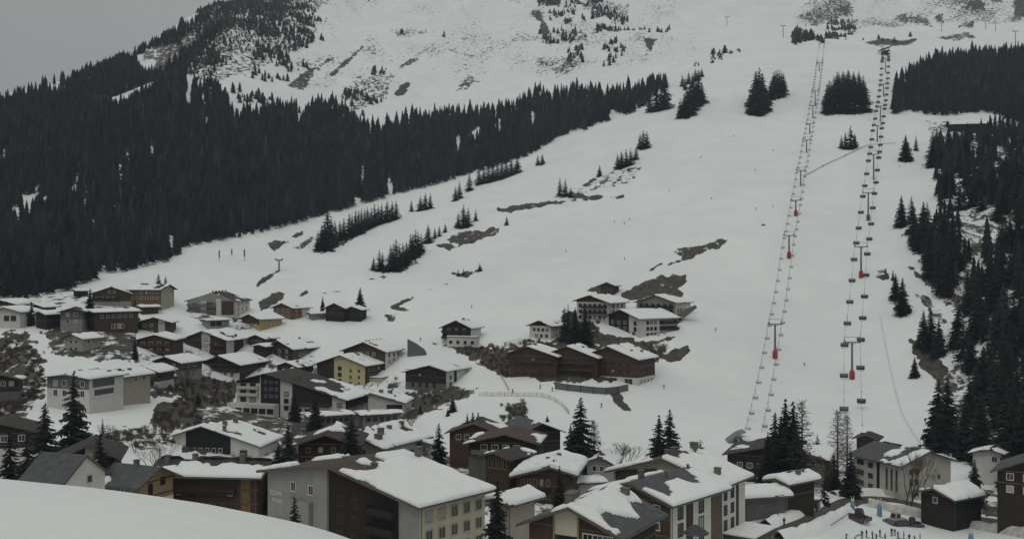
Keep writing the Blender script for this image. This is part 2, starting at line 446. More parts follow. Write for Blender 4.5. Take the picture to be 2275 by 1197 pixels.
# ---- where the snow has gone: outlines of bare, grassy or rocky ground (photo pixels; strength, raggedness)
BARE = [
 # slope above the village
 ([(562, 634), (590, 612), (620, 598), (622, 604), (596, 620), (572, 636)], 1.0, 3),
 ([(590, 540), (610, 530), (640, 535), (625, 550), (610, 558)], 0.9, 6),
 ([(645, 526), (672, 512), (676, 518), (655, 528)], 0.9, 4),
 ([(648, 550), (690, 525), (702, 528), (690, 545), (660, 556)], 0.6, 6),
 ([(690, 560), (740, 545), (770, 528), (790, 523), (780, 536), (740, 555), (715, 566)], 0.62, 6),
 ([(570, 672), (600, 655), (626, 645), (638, 650), (630, 662), (600, 684), (580, 690)], 1.0, 5),
 ([(660, 655), (682, 646), (684, 652), (668, 660)], 0.9, 3),
 ([(825, 600), (860, 592), (900, 590), (925, 575), (930, 585), (900, 600), (850, 610)], 0.55, 6),
 ([(810, 622), (850, 610), (870, 612), (840, 622)], 0.6, 4),
 ([(965, 545), (990, 538), (1025, 548), (1000, 556)], 1.0, 4),
 ([(985, 535), (1010, 520), (1060, 510), (1110, 505), (1112, 517), (1060, 535), (1050, 548), (1015, 545)], 0.72, 8),
 ([(1105, 462), (1160, 455), (1210, 447), (1280, 440), (1385, 432), (1385, 440), (1290, 446), (1200, 460), (1130, 474), (1105, 470)], 0.85, 5),
 ([(1240, 440), (1265, 425), (1300, 432), (1345, 436), (1340, 441), (1290, 443)], 0.95, 4),
 ([(1260, 430), (1320, 395), (1400, 370), (1430, 350), (1425, 385), (1400, 410), (1350, 420), (1300, 430)], 0.47, 8),
 ([(1290, 412), (1320, 394), (1325, 400), (1300, 418)], 0.8, 3),
 ([(1000, 608), (1040, 600), (1080, 592), (1070, 605), (1040, 614), (1015, 618)], 0.66, 5),
 ([(865, 680), (890, 668), (922, 656), (918, 664), (890, 680), (912, 690), (880, 690)], 0.9, 4),
 ([(950, 645), (1000, 622), (1005, 626), (965, 645)], 0.62, 3),
 ([(855, 700), (880, 696), (880, 714), (858, 714)], 0.75, 6),
 ([(715, 650), (760, 640), (755, 648), (725, 656)], 0.5, 4),
 ([(1490, 556), (1520, 545), (1560, 545), (1605, 528), (1622, 530), (1600, 552), (1545, 568), (1530, 580), (1480, 590), (1515, 570), (1492, 562)], 0.70, 5),
 ([(1440, 600), (1470, 582), (1472, 587), (1445, 603)], 0.9, 2),
 ([(1385, 650), (1410, 635), (1465, 612), (1520, 610), (1530, 622), (1510, 640), (1520, 660), (1480, 672), (1400, 668), (1378, 658)], 0.84, 6),
 ([(1300, 645), (1330, 632), (1378, 634), (1370, 648), (1330, 655)], 0.9, 4),
 ([(1690, 500), (1700, 498), (1698, 505)], 0.9, 2),
 ([(1470, 795), (1500, 775), (1528, 768), (1532, 778), (1515, 798), (1490, 806)], 1.0, 4),
 ([(1440, 770), (1480, 765), (1475, 800), (1445, 790)], 0.6, 6),
 ([(1352, 872), (1378, 870), (1400, 910), (1388, 912), (1365, 895)], 1.0, 3),
 ([(1120, 905), (1170, 890), (1175, 930), (1125, 935)], 0.52, 8),
 # among the houses
 ([(-620, 760), (0, 735), (60, 740), (95, 790), (110, 850), (60, 930), (0, 960), (-620, 960)], 0.66, 22),
 ([(90, 735), (230, 700), (300, 720), (310, 800), (200, 800), (120, 790)], 0.6, 12),
 ([(60, 660), (200, 640), (290, 640), (290, 690), (150, 700), (60, 690)], 0.45, 10),
 ([(300, 860), (335, 838), (440, 835), (540, 850), (520, 900), (440, 915), (400, 880), (345, 880)], 0.74, 10),
 ([(345, 900), (400, 886), (440, 886), (445, 930), (370, 960), (330, 940)], 0.8, 8),
 ([(230, 950), (330, 940), (400, 960), (390, 1000), (250, 1000)], 0.5, 10),
 ([(410, 690), (560, 700), (570, 730), (520, 738), (440, 715)], 0.5, 10),
 ([(400, 900), (700, 920), (960, 880), (1020, 870), (1000, 905), (900, 935), (900, 1010), (400, 1010)], 0.66, 12),
 ([(880, 880), (960, 850), (1060, 862), (1040, 885), (960, 905), (880, 910)], 0.8, 8),
 ([(960, 760), (1010, 765), (1130, 770), (1180, 760), (1230, 760), (1440, 765), (1455, 845), (1230, 850), (1110, 832), (1030, 790)], 0.80, 10),
 ([(1250, 690), (1300, 690), (1340, 740), (1440, 755), (1500, 750), (1440, 775), (1230, 765)], 0.8, 8),
 ([(1500, 700), (1530, 705), (1510, 725), (1480, 745), (1440, 750), (1470, 715)], 0.5, 6),
 ([(900, 1000), (1300, 1000), (1300, 1200), (900, 1200)], 0.55, 20),
 ([(600, 1000), (900, 1000), (900, 1250), (600, 1250)], 0.6, 20),
 ([(1780, 1030), (2010, 1040), (2010, 1100), (1780, 1095)], 0.45, 12),
 ([(2130, 1085), (2275, 1090), (2290, 1160), (2170, 1150), (2060, 1135)], 0.62, 10),
 ([(300, 780), (420, 770), (560, 790), (560, 830), (300, 840)], 0.45, 14),
 ([(560, 770), (720, 770), (720, 830), (560, 830)], 0.42, 14),
 ([(690, 840), (900, 830), (900, 880), (690, 880)], 0.45, 14),
 # right-hand gorge: rock and earth between the spruces
 ([(1945, 600), (1970, 595), (1975, 625), (1945, 620)], 0.62, 6),
 ([(2012, 582), (2040, 600), (2075, 625), (2085, 645), (2060, 640), (2030, 612)], 0.74, 8),
 ([(2020, 640), (2060, 655), (2110, 720), (2150, 800), (2120, 790), (2080, 720), (2040, 665)], 0.52, 8),
 ([(1970, 672), (2010, 668), (2030, 690), (2020, 700)], 0.85, 5),
 ([(2020, 750), (2050, 760), (2110, 820), (2090, 860), (2050, 820), (2025, 780)], 0.85, 7),
 ([(2080, 830), (2150, 800), (2290, 700), (2290, 1000), (2130, 1000), (2080, 900)], 0.54, 12),
 ([(2080, 480), (2290, 400), (2290, 720), (2180, 760), (2100, 680), (2060, 560)], 0.52, 12),
 ([(2060, 270), (2290, 260), (2290, 420), (2090, 470)], 0.52, 12),
 ([(2290, 250), (2900, 100), (2900, 900), (2290, 1000)], 0.6, 12),
 # upper mountain
 ([(640, 190), (670, 160), (740, 125), (745, 130), (700, 160), (675, 205)], 0.66, 6),
 ([(725, 170), (760, 140), (805, 100), (812, 106), (775, 140), (740, 172)], 0.78, 5),
 ([(875, 210), (895, 182), (912, 185), (905, 205), (885, 217)], 1.0, 4),
 ([(860, 62), (950, 62), (952, 78), (880, 85)], 0.5, 5),
 ([(880, 150), (925, 122), (930, 136), (890, 156)], 0.62, 4),
 ([(1010, 205), (1040, 165), (1070, 180), (1040, 200)], 0.55, 6),
 ([(1175, 28), (1200, 22), (1208, 45), (1222, 70), (1210, 85), (1196, 72), (1200, 50)], 0.85, 5),
 ([(1190, -30), (1260, -30), (1240, 14), (1200, 10)], 0.72, 6),
 ([(1280, -20), (1400, 10), (1390, 45), (1300, 30)], 0.5, 8),
 ([(1430, 85), (1458, 88), (1445, 115), (1438, 108)], 1.0, 4),
 ([(1230, 165), (1290, 95), (1300, 100), (1260, 160)], 0.6, 6),
 ([(1290, 60), (1460, 60), (1560, 100), (1480, 150), (1340, 140)], 0.40, 8),
 ([(240, 170), (310, 145), (345, 170), (300, 178)], 0.7, 6),
 ([(180, 215), (250, 205), (250, 232), (200, 232)], 0.8, 6),
 ([(310, 115), (345, 108), (345, 130), (318, 138)], 0.62, 5),
 ([(470, -40), (640, -40), (640, 40), (590, 60), (570, 20), (540, 10), (520, 60), (440, 120), (420, 110)], 0.64, 8),
 ([(390, 150), (440, 120), (470, 90), (510, 60), (500, 130), (430, 170)], 0.55, 8),
 ([(560, 60), (640, 40), (720, 30), (700, 90), (620, 130), (560, 110)], 0.42, 8),
 ([(640, 150), (720, 110), (760, 110), (700, 180), (650, 210)], 0.40, 8),
 ([(760, 200), (800, 165), (880, 165), (860, 215), (790, 250)], 0.50, 8),
 ([(1200, 80), (1300, 60), (1330, 130), (1240, 180), (1190, 170)], 0.42, 8),
 ([(600, -40), (760, -40), (720, 20), (640, 40)], 0.5, 8),
 ([(340, 100), (480, 20), (560, -40), (520, 40), (470, 90), (400, 170), (350, 190)], 0.6, 8),
 ([(1750, 60), (1790, 0), (1900, -40), (2290, -40), (2290, 50), (2100, 62), (1900, 62)], 0.43, 8),
 ([(640, -40), (1500, -40), (1520, 60), (1250, 150), (900, 190), (660, 200)], 0.36, 10),
 ([(1250, 90), (1620, 60), (1560, 120), (1400, 150), (1250, 160)], 0.36, 10),
 ([(400, 60), (540, 40), (640, 60), (600, 150), (480, 190), (420, 170)], 0.50, 10),
 # far top
 ([(1760, 45), (1800, 25), (1850, -10), (1900, 0), (1880, 30), (1860, 50), (1800, 50)], 0.58, 7),
 ([(1860, 20), (1900, 15), (1895, 35), (1865, 38)], 0.8, 5),
 ([(1960, 50), (2010, 28), (2060, 40), (2075, 62), (2020, 52)], 0.66, 6),
 ([(2070, 35), (2095, 30), (2100, 55), (2080, 50)], 0.85, 5),
 ([(2135, 10), (2170, -5), (2195, 15), (2170, 28)], 0.85, 5),
 ([(2200, -30), (2235, -20), (2225, 12), (2200, 5)], 0.85, 5),
 ([(2250, 0), (2290, -20), (2290, 40), (2255, 40)], 0.85, 5),
 ([(1920, 95), (1960, 85), (2010, 90), (2040, 85), (2020, 102), (1950, 104)], 0.9, 4),
 ([(2070, 85), (2150, 70), (2180, 85), (2100, 92)], 0.66, 5),
 ([(2130, 55), (2165, 48), (2165, 62), (2130, 62)], 0.8, 4),
]
LEFTWOOD = [(-620, 760), (-620, 300), (-200, 285), (0, 226), (100, 200), (165, 176), (250, 140), (300, 122), (350, 95), (400, 66), (440, 40), (480, 40), (500, 70), (450, 110),
            (430, 140), (420, 185), (440, 190), (500, 210), (560, 250), (640, 240), (700, 235), (735, 230), (775, 262), (800, 282), (845, 300), (870, 270), (905, 262), (960, 262), (1010, 248), (1090, 250), (1150, 240),
            (1185, 215), (1250, 212), (1300, 208), (1350, 202), (1420, 198), (1470, 190), (1486, 180), (1480, 200), (1440, 214), (1436, 240), (1400, 250), (1356, 252), (1352, 272), (1300, 282), (1258, 296), (1180, 345), (1100, 372), (1000, 402), (850, 442),
            (700, 486), (560, 522), (405, 556), (385, 580), (300, 600), (240, 612), (200, 630), (120, 655), (60, 668), (0, 665), (-200, 690)]
GAPS = [[(205, 215), (255, 215), (330, 185), (345, 180), (342, 200), (300, 222), (258, 240), (215, 232)], [(298, 132), (330, 112), (392, 96), (400, 110), (395, 140), (345, 168), (315, 160)],
        [(400, 90), (440, 60), (480, 40), (490, 50), (440, 90), (412, 112)], [(1040, 300), (1065, 280), (1072, 300), (1055, 332)], [(412, 160), (430, 150), (430, 190), (415, 210)],
        [(505, 220), (525, 205), (560, 210), (545, 262), (520, 262)], [(655, 240), (690, 225), (700, 245), (670, 262)]]
RIGHTWOOD = [[(1982, 256), (1984, 215), (2000, 185), (2030, 160), (2060, 138), (2110, 130), (2190, 118), (2300, 118), (2600, 60), (2900, 40), (2900, 300), (2300, 290), (2200, 250), (2120, 256), (2060, 258), (2030, 250)],
             [(2190, 300), (2300, 285), (2900, 300), (2900, 980), (2290, 980), (2290, 700), (2275, 560), (2250, 420)],
             [(2070, 340), (2200, 300), (2290, 290), (2290, 960), (2230, 940), (2170, 830), (2120, 660), (2070, 520)]]
RGAP = [[(2150, 340), (2175, 335), (2180, 372), (2165, 380)], [(2200, 320), (2240, 350), (2290, 345), (2290, 372), (2215, 370)], [(2130, 480), (2190, 460), (2230, 470), (2290, 500), (2290, 540), (2160, 560)],
        [(2120, 640), (2200, 720), (2180, 780), (2120, 720)], [(2160, 760), (2230, 830), (2200, 900), (2140, 850)]]

# small snowy openings in the wood: column, row, width, height
for (gx, gy, gw, gh) in [(338, 330, 6, 14), (284, 345, 5, 12), (264, 367, 10, 8), (173, 377, 4, 14), (167, 414, 12, 10), (190, 434, 5, 22), (84, 417, 7, 20), (60, 440, 16, 16), (72, 436, 5, 16), (100, 447, 6, 26), (37, 464, 10, 10), (34, 444, 6, 8), (209, 492, 7, 12),
                         (378, 527, 10, 10), (230, 597, 7, 18), (218, 606, 6, 12), (667, 234, 8, 20), (12, 335, 6, 10), (310, 435, 4, 8), (255, 450, 4, 6), (1018, 305, 6, 12), (866, 402, 8, 14), (806, 380, 5, 24), (770, 415, 6, 10), (792, 445, 12, 14), (1183, 255, 5, 18), (113, 178, 8, 14), (128, 176, 8, 18), (150, 160, 12, 8),
                         (1110, 270, 5, 14), (1100, 275, 4, 10), (140, 596, 4, 10), (460, 260, 4, 14), (420, 205, 8, 16), (452, 214, 5, 10)]:
    GAPS.append([(gx - gw * .8, gy - gh / 2), (gx + gw * .8, gy - gh / 2 + 2), (gx + gw * .9, gy + gh / 2 + 22), (gx, gy + gh / 2 + 34), (gx - gw * .9, gy + gh / 2 + 22)])
bare = np.zeros(PYG.shape)
_rag = fbm(_PX / 14, PYG / 9, 31) - 0.5
for poly, st, rg in BARE:
    xs = [p[0] for p in poly]; ys = [p[1] for p in poly]
    bb = (_PX > min(xs) - 20) & (_PX < max(xs) + 20) & (PYG > min(ys) - 20) & (PYG < max(ys) + 20)
    if not bb.any(): continue
    d = poly_dist(_PX[bb], PYG[bb], poly) + _rag[bb] * rg * 2.2
    v = (st if st < .6 else .6 + (st - .6) * .55) * sstep(-6, 5, d)
    if st < .44: v = v * (0.45 + 1.05 * fbm(_PX[bb] / 55, PYG[bb] / 28, 67, 3))          # clumped, not even
    bare[bb] = np.maximum(bare[bb], v)

# needle-covered forest floor, free of snow under the closed canopy
_fl = np.zeros(PYG.shape)
for _p, _e in [(LEFTWOOD, 10)] + [(p, 8) for p in RIGHTWOOD[:1]]:
    _xs = [q[0] for q in _p]; _ys = [q[1] for q in _p]
    _bb = (_PX > min(_xs)) & (_PX < max(_xs)) & (PYG > min(_ys)) & (PYG < max(_ys))
    _fl[_bb] = np.maximum(_fl[_bb], sstep(_e - 6, _e + 8, poly_dist(_PX[_bb], PYG[_bb], _p) + _rag[_bb] * 20))
for _p in GAPS + RGAP:
    _xs = [q[0] for q in _p]; _ys = [q[1] for q in _p]
    _bb = (_PX > min(_xs) - 8) & (_PX < max(_xs) + 8) & (PYG > min(_ys) - 8) & (PYG < max(_ys) + 8)
    _fl[_bb] *= 1 - sstep(-2, 3, poly_dist(_PX[_bb], PYG[_bb], _p))
bare = np.maximum(bare, _fl * 1.1)

def terrain_material():
    m, nt, b = mat_new('snowy_ground')
    N, L = nt.nodes, nt.links
    b.inputs["Roughness"].default_value = 0.8
    b.inputs["Specular IOR Level"].default_value = 0.12
    tc = N.new("ShaderNodeTexCoord")
    def noise(scale, detail=5.0, rough=0.55, st=None):
        n = N.new("ShaderNodeTexNoise"); n.inputs["Scale"].default_value = scale; n.inputs["Detail"].default_value = detail
        n.inputs["Roughness"].default_value = rough
        if st:
            mp = N.new("ShaderNodeMapping"); mp.inputs["Scale"].default_value = st
            L.new(tc.outputs["Object"], mp.inputs[0]); L.new(mp.outputs[0], n.inputs["Vector"])
        else:
            L.new(tc.outputs["Object"], n.inputs["Vector"])
        return n
    def math_(op, a, b_=None, v=None):
        n = N.new("ShaderNodeMath"); n.operation = op
        L.new(a, n.inputs[0])
        if b_ is not None: L.new(b_, n.inputs[1])
        if v is not None: n.inputs[1].default_value = v
        return n.outputs[0]
    at_ = N.new("ShaderNodeAttribute"); at_.attribute_name = "bare"
    nA = noise(0.20, 9.0, 0.72, (1.0, 0.42, 1.0))
    nM = math_('SUBTRACT', nA.outputs["Fac"], v=0.5)
    nM = math_('MULTIPLY', nM, v=1.5)
    s = math_('ADD', at_.outputs["Fac"], nM)
    mr = N.new("ShaderNodeMapRange"); mr.interpolation_type = 'SMOOTHSTEP'
    mr.inputs["From Min"].default_value = 0.46; mr.inputs["From Max"].default_value = 0.58
    L.new(s, mr.inputs["Value"])
    # no bare ground at all where nothing is exposed
    gate = N.new("ShaderNodeMapRange"); gate.inputs["From Min"].default_value = 0.05; gate.inputs["From Max"].default_value = 0.3
    L.new(at_.outputs["Fac"], gate.inputs["Value"])
    mask = math_('MULTIPLY', mr.outputs[0], gate.outputs[0])
    # snow: slight drifts and groomed strips
    n1 = noise(0.012, 4.0)
    sc = N.new("ShaderNodeMix"); sc.data_type = 'RGBA'
    sc.inputs["A"].default_value = (0.705, 0.74, 0.73, 1); sc.inputs["B"].default_value = (0.84, 0.875, 0.855, 1)
    L.new(n1.outputs["Fac"], sc.inputs["Factor"])
    n3 = noise(0.05, 6.0, 0.6)
    sc2 = N.new("ShaderNodeMix"); sc2.data_type = 'RGBA'; sc2.blend_type = 'MULTIPLY'; sc2.inputs["Factor"].default_value = 1.0
    m3 = N.new("ShaderNodeMapRange"); m3.inputs["From Min"].default_value = 0.3; m3.inputs["From Max"].default_value = 0.7
    m3.inputs["To Min"].default_value = 0.95; m3.inputs["To Max"].default_value = 1.03
    L.new(n3.outputs["Fac"], m3.inputs["Value"]); L.new(sc.outputs["Result"], sc2.inputs["A"]); L.new(m3.outputs[0], sc2.inputs["B"])
    # earth, withered grass, rock
    n2 = noise(0.35, 6.0, 0.65, (1.0, 0.45, 1.0))
    ec = N.new("ShaderNodeValToRGB")
    ec.color_ramp.elements[0].position = 0.3; ec.color_ramp.elements[0].color = (0.032, 0.031, 0.029, 1)
    ec.color_ramp.elements[1].position = 0.7; ec.color_ramp.elements[1].color = (0.115, 0.098, 0.078, 1)
    L.new(n2.outputs["Fac"], ec.inputs[0])
    mx = N.new("ShaderNodeMix"); mx.data_type = 'RGBA'
    L.new(mask, mx.inputs["Factor"]); L.new(sc2.outputs["Result"], mx.inputs["A"]); L.new(ec.outputs[0], mx.inputs["B"])
    L.new(mx.outputs["Result"], b.inputs["Base Color"])
    bp = N.new("ShaderNodeBump"); bp.inputs["Strength"].default_value = 0.3; bp.inputs["Distance"].default_value = 0.5
    n4 = noise(0.4, 5.0)
    hh = math_('MULTIPLY', mask, v=-0.6)
    hh = math_('ADD', n4.outputs["Fac"], hh)
    L.new(hh, bp.inputs["Height"]); L.new(bp.outputs[0], b.inputs["Normal"])
    return m
M['ground'] = terrain_material()

nr, nc = PYG.shape
_V = np.stack([_XX, _YY, ZG], 2).reshape(-1, 3)
_i = np.arange(nr * nc).reshape(nr, nc)
_Q = np.stack([_i[:-1, :-1], _i[:-1, 1:], _i[1:, 1:], _i[1:, :-1]], 2).reshape(-1, 4)
terrain = fast_mesh('terrain', _V, _Q, M['ground'], smooth=True)
tag(terrain, kind='structure')
_a = terrain.data.attributes.new("bare", 'FLOAT', 'POINT')
_a.data.foreach_set("value", bare.ravel().astype(np.float32))

# ---- foreground snow bank: a rounded shoulder of the near hillside
def snow_bank():
    prof_px = np.array([-1400, -500, -200, 0, 200, 400, 600, 700, 760, 900, 1200, 1600])
    prof_py = np.array([990, 1030, 1046, 1060, 1080, 1112, 1150, 1175, 1194, 1250, 1450, 1800])
    us = np.linspace(-1300, 1500, 120)
    ys = np.linspace(3, 74, 60)
    m = np.interp(us, prof_px, prof_py)
    k_ = np.array([0.25, 0.5, 0.25])
    for _ in range(3): m = np.r_[m[0], np.convolve(m, k_, 'valid'), m[-1]]
    U, Yv = np.meshgrid(us, ys)
    X = (U - CX) / F * Yv
    Z = CAMZ - (np.tile(m, (len(ys), 1)) - CY) / F * Yv - 0.010 * (Yv - 30) ** 2
    Z += (fbm(X / 7, Yv / 7, 2) - 0.5) * 0.25
    V = np.stack([X, Yv, Z], 2).reshape(-1, 3)
    i = np.arange(V.shape[0]).reshape(U.shape)
    Q = np.stack([i[:-1, :-1], i[:-1, 1:], i[1:, 1:], i[1:, :-1]], 2).reshape(-1, 4)
    o = fast_mesh('snow_bank', V, Q, M['banksnow'], smooth=True)
    tag(o, 'smooth rounded snow bank in the bottom left foreground', kind='structure')
snow_bank()
# ------------------------------------------------------------------ the woods: unit trees (height 1) as numpy meshes
def spruce_far(seed, tiers=5, k=5, R=0.17):
    """a far conifer: ragged drooping tiers"""
    r = np.random.default_rng(seed)
    V = []; T = []
    for t in range(tiers):
        z1 = 0.22 + 0.78 * (t + 1) / tiers
        z0 = 0.04 + 0.80 * t / tiers
        rad = R * (1 - t / (tiers + 0.35)) ** 0.85
        n0 = len(V)
        V.append((0, 0, min(z1, 1.0)))
        ph = r.random() * 6.28
        for i in range(2 * k):
            a = ph + math.pi * i / k
            q = rad * ((1.0 + 0.35 * r.random()) if i % 2 == 0 else 0.5)
            V.append((q * math.cos(a), q * math.sin(a), z0 + (0.0 if i % 2 == 0 else 0.07) + 0.04 * r.random()))
        for i in range(2 * k):
            T.append((n0, n0 + 1 + i, n0 + 1 + (i + 1) % (2 * k)))
    return np.array(V), np.array(T)

def spruce_near(seed, whorls=26, nb=8, R=0.19, gap=0.05, twigs=4):
    """a conifer built of drooping boughs with hanging twigs"""
    r = random.Random(seed)
    V = []; T = []
    def tri(a, b, c):
        n = len(V); V.extend([a, b, c]); T.append((n, n + 1, n + 2))
    for w in range(whorls):
        t = (w + 0.5) / whorls
        z = gap + (0.985 - gap) * t
        L0 = R * (1 - t) ** 0.82 * (0.75 + 0.25 * min(1, t * 7)) + 0.012
        ph = r.random() * 6.28
        nbw = max(4, int(nb * (1 - 0.45 * t)))
        for b in range(nbw):
            a = ph + 6.283 * b / nbw + r.uniform(-0.3, 0.3)
            Lb = L0 * r.uniform(0.62, 1.18)
            zz = z + r.uniform(-0.5, 0.5) / whorls
            ca, sa = math.cos(a), math.sin(a)
            droop = Lb * r.uniform(0.25, 0.55)
            wd = Lb * 0.23 + 0.006
            p0 = (0.0, 0.0, zz + 0.012)
            m = (ca * Lb * 0.55, sa * Lb * 0.55, zz - droop * 0.55)
            e = (ca * Lb, sa * Lb, zz - droop * 0.78)
            l = (m[0] - sa * wd, m[1] + ca * wd, m[2] - wd * 0.55)
            q = (m[0] + sa * wd, m[1] - ca * wd, m[2] - wd * 0.55)
            n = len(V); V.extend([p0, l, m, q, e])
            T.extend([(n, n + 1, n + 2), (n, n + 2, n + 3), (n + 1, n + 4, n + 2), (n + 2, n + 4, n + 3)])
            for k in range(twigs):
                s = r.uniform(0.3, 1.0)
                c = (ca * Lb * s, sa * Lb * s, zz - droop * s * 0.8)
                side = r.choice((-1, 1)) * r.uniform(0.3, 1.0)
                o = (c[0] - sa * wd * side * 1.5 + ca * 0.2 * wd, c[1] + ca * wd * side * 1.5 + sa * 0.2 * wd, c[2] - wd * r.uniform(0.3, 1.2))
                d = wd * 0.33
                tri((c[0] - ca * d, c[1] - sa * d, c[2]), o, (c[0] + ca * d, c[1] + sa * d, c[2]))
    return np.array(V), np.array(T)

def np_mesh(name, V, T, m):
    me = bpy.data.meshes.new(name)
    V = np.asarray(V, np.float32); T = np.asarray(T, np.int32)
    me.vertices.add(len(V)); me.vertices.foreach_set("co", V.ravel())
    me.loops.add(T.size); me.loops.foreach_set("vertex_index", T.ravel())
    me.polygons.add(len(T)); me.polygons.foreach_set("loop_start", np.arange(0, T.size, T.shape[1], dtype=np.int32))
    me.polygons.foreach_set("loop_total", np.full(len(T), T.shape[1], np.int32))
    me.materials.append(m); me.update(calc_edges=True)
    return me

def trunk_mesh(name, r0=0.016, top=0.96, m='bark'):
    b = MB(); b.tube((0, 0, -0.06), (0, 0, 0.45), r0, r0 * 0.62, 6); b.tube((0, 0, 0.45), (0, 0, top), r0 * 0.62, 0.002, 6)
    return b.mesh(name, M[m])

def bare_tree(seed, kind):
    """leafless larch (side twigs on a straight stem) or broadleaf (forking limbs)"""
    r = random.Random(seed); b = MB(); tr = MB()
    if kind == 'larch':
        tr.tube((0, 0, -0.05), (0, 0, 0.5), 0.014, 0.009, 5); tr.tube((0, 0, 0.5), (0, 0, 1.0), 0.009, 0.002, 5)
        for i in range(110):
            t = 0.12 + 0.86 * i / 110
            a = i * 2.4 + r.uniform(-.4, .4); L = 0.2 * (1 - t) ** 0.75 * r.uniform(.6, 1.1) + 0.015
            c, s = math.cos(a), math.sin(a)
            e = (c * L, s * L, t + L * r.uniform(-.15, .3))
            b.tube((0, 0, t), e, 0.0036, 0.002, 3, cap=False)
            for k in range(5):
                q = r.uniform(.25, 1); p = (e[0] * q, e[1] * q, t + (e[2] - t) * q)
                b.tube(p, (p[0] + r.uniform(-.045, .045), p[1] + r.uniform(-.045, .045), p[2] + r.uniform(-.03, .05)), 0.003, 0.0014, 3, cap=False)
    else:
        def grow(p, d, L, rad, depth):
            q = p + d * L
            (tr if depth < 2 else b).tube(p, q, rad, rad * 0.72, 5 if depth < 2 else 3, cap=False)
            if depth >= 5: return
            for k in range(r.choice((2, 3, 3))):
                nd = (d + Vector((r.uniform(-.6, .6), r.uniform(-.6, .6), r.uniform(-.05, .45)))).normalized()
                grow(q, nd, L * r.uniform(.62, .82), rad * .62, depth + 1)
        for k in range(3):
            grow(Vector((r.uniform(-.02, .02), r.uniform(-.02, .02), -0.04)), Vector((r.uniform(-.35, .35), r.uniform(-.35, .35), 1)).normalized(), 0.27, 0.013, 0)
    return tr.mesh('trunk', M['bark']), b.mesh('crown', M['twig'])

HERO = [(trunk_mesh('trunk'), np_mesh('crown', *spruce_near(s, 30, 12, R_, 0.03, 6), M['spruce'])) for s, R_ in ((1, .27), (2, .23), (3, .30), (4, .20))]
MID = [(trunk_mesh('trunk'), np_mesh('crown', *spruce_near(s + 20, 16, 11, R_, 0.0, 3), M['spruce'])) for s, R_ in ((1, .29), (2, .26), (3, .32), (4, .30), (5, .25))]
LARCH = [bare_tree(s, 'larch') for s in (1, 2)]
BROAD = [bare_tree(s, 'broad') for s in (5, 6)]

def plant(meshes, name, px, Y, h, label, cat='tree', group=None, rz=None, wide=1.0, zoff=-0.3):
    x = (px - CX) / F * Y
    z = float(ground_pxY(px, Y)) + zoff
    e = empty(name, (x, Y, z), random.random() * 6.28 if rz is None else rz)
    tag(e, label, cat, group)
    put('trunk', meshes[0], e, sc=(h * wide, h * wide, h))
    put('crown', meshes[1], e, sc=(h * wide, h * wide, h))
    return e

ORD = ['first', 'second', 'third', 'fourth', 'fifth', 'sixth', 'seventh', 'eighth', 'ninth', 'tenth', 'eleventh', 'twelfth',
       'thirteenth', 'fourteenth', 'fifteenth', 'sixteenth', 'seventeenth', 'eighteenth', 'nineteenth', 'twentieth']
def ordinal(i):
    if i < 20: return ORD[i]
    tens = {2: 'twenty', 3: 'thirty', 4: 'forty', 5: 'fifty', 6: 'sixty', 7: 'seventy', 8: 'eighty', 9: 'ninety'}
    n = i + 1
    return (tens[n // 10] + '-' + ORD[n % 10 - 1]) if n % 10 else tens[n // 10][:-1] + 'ieth'

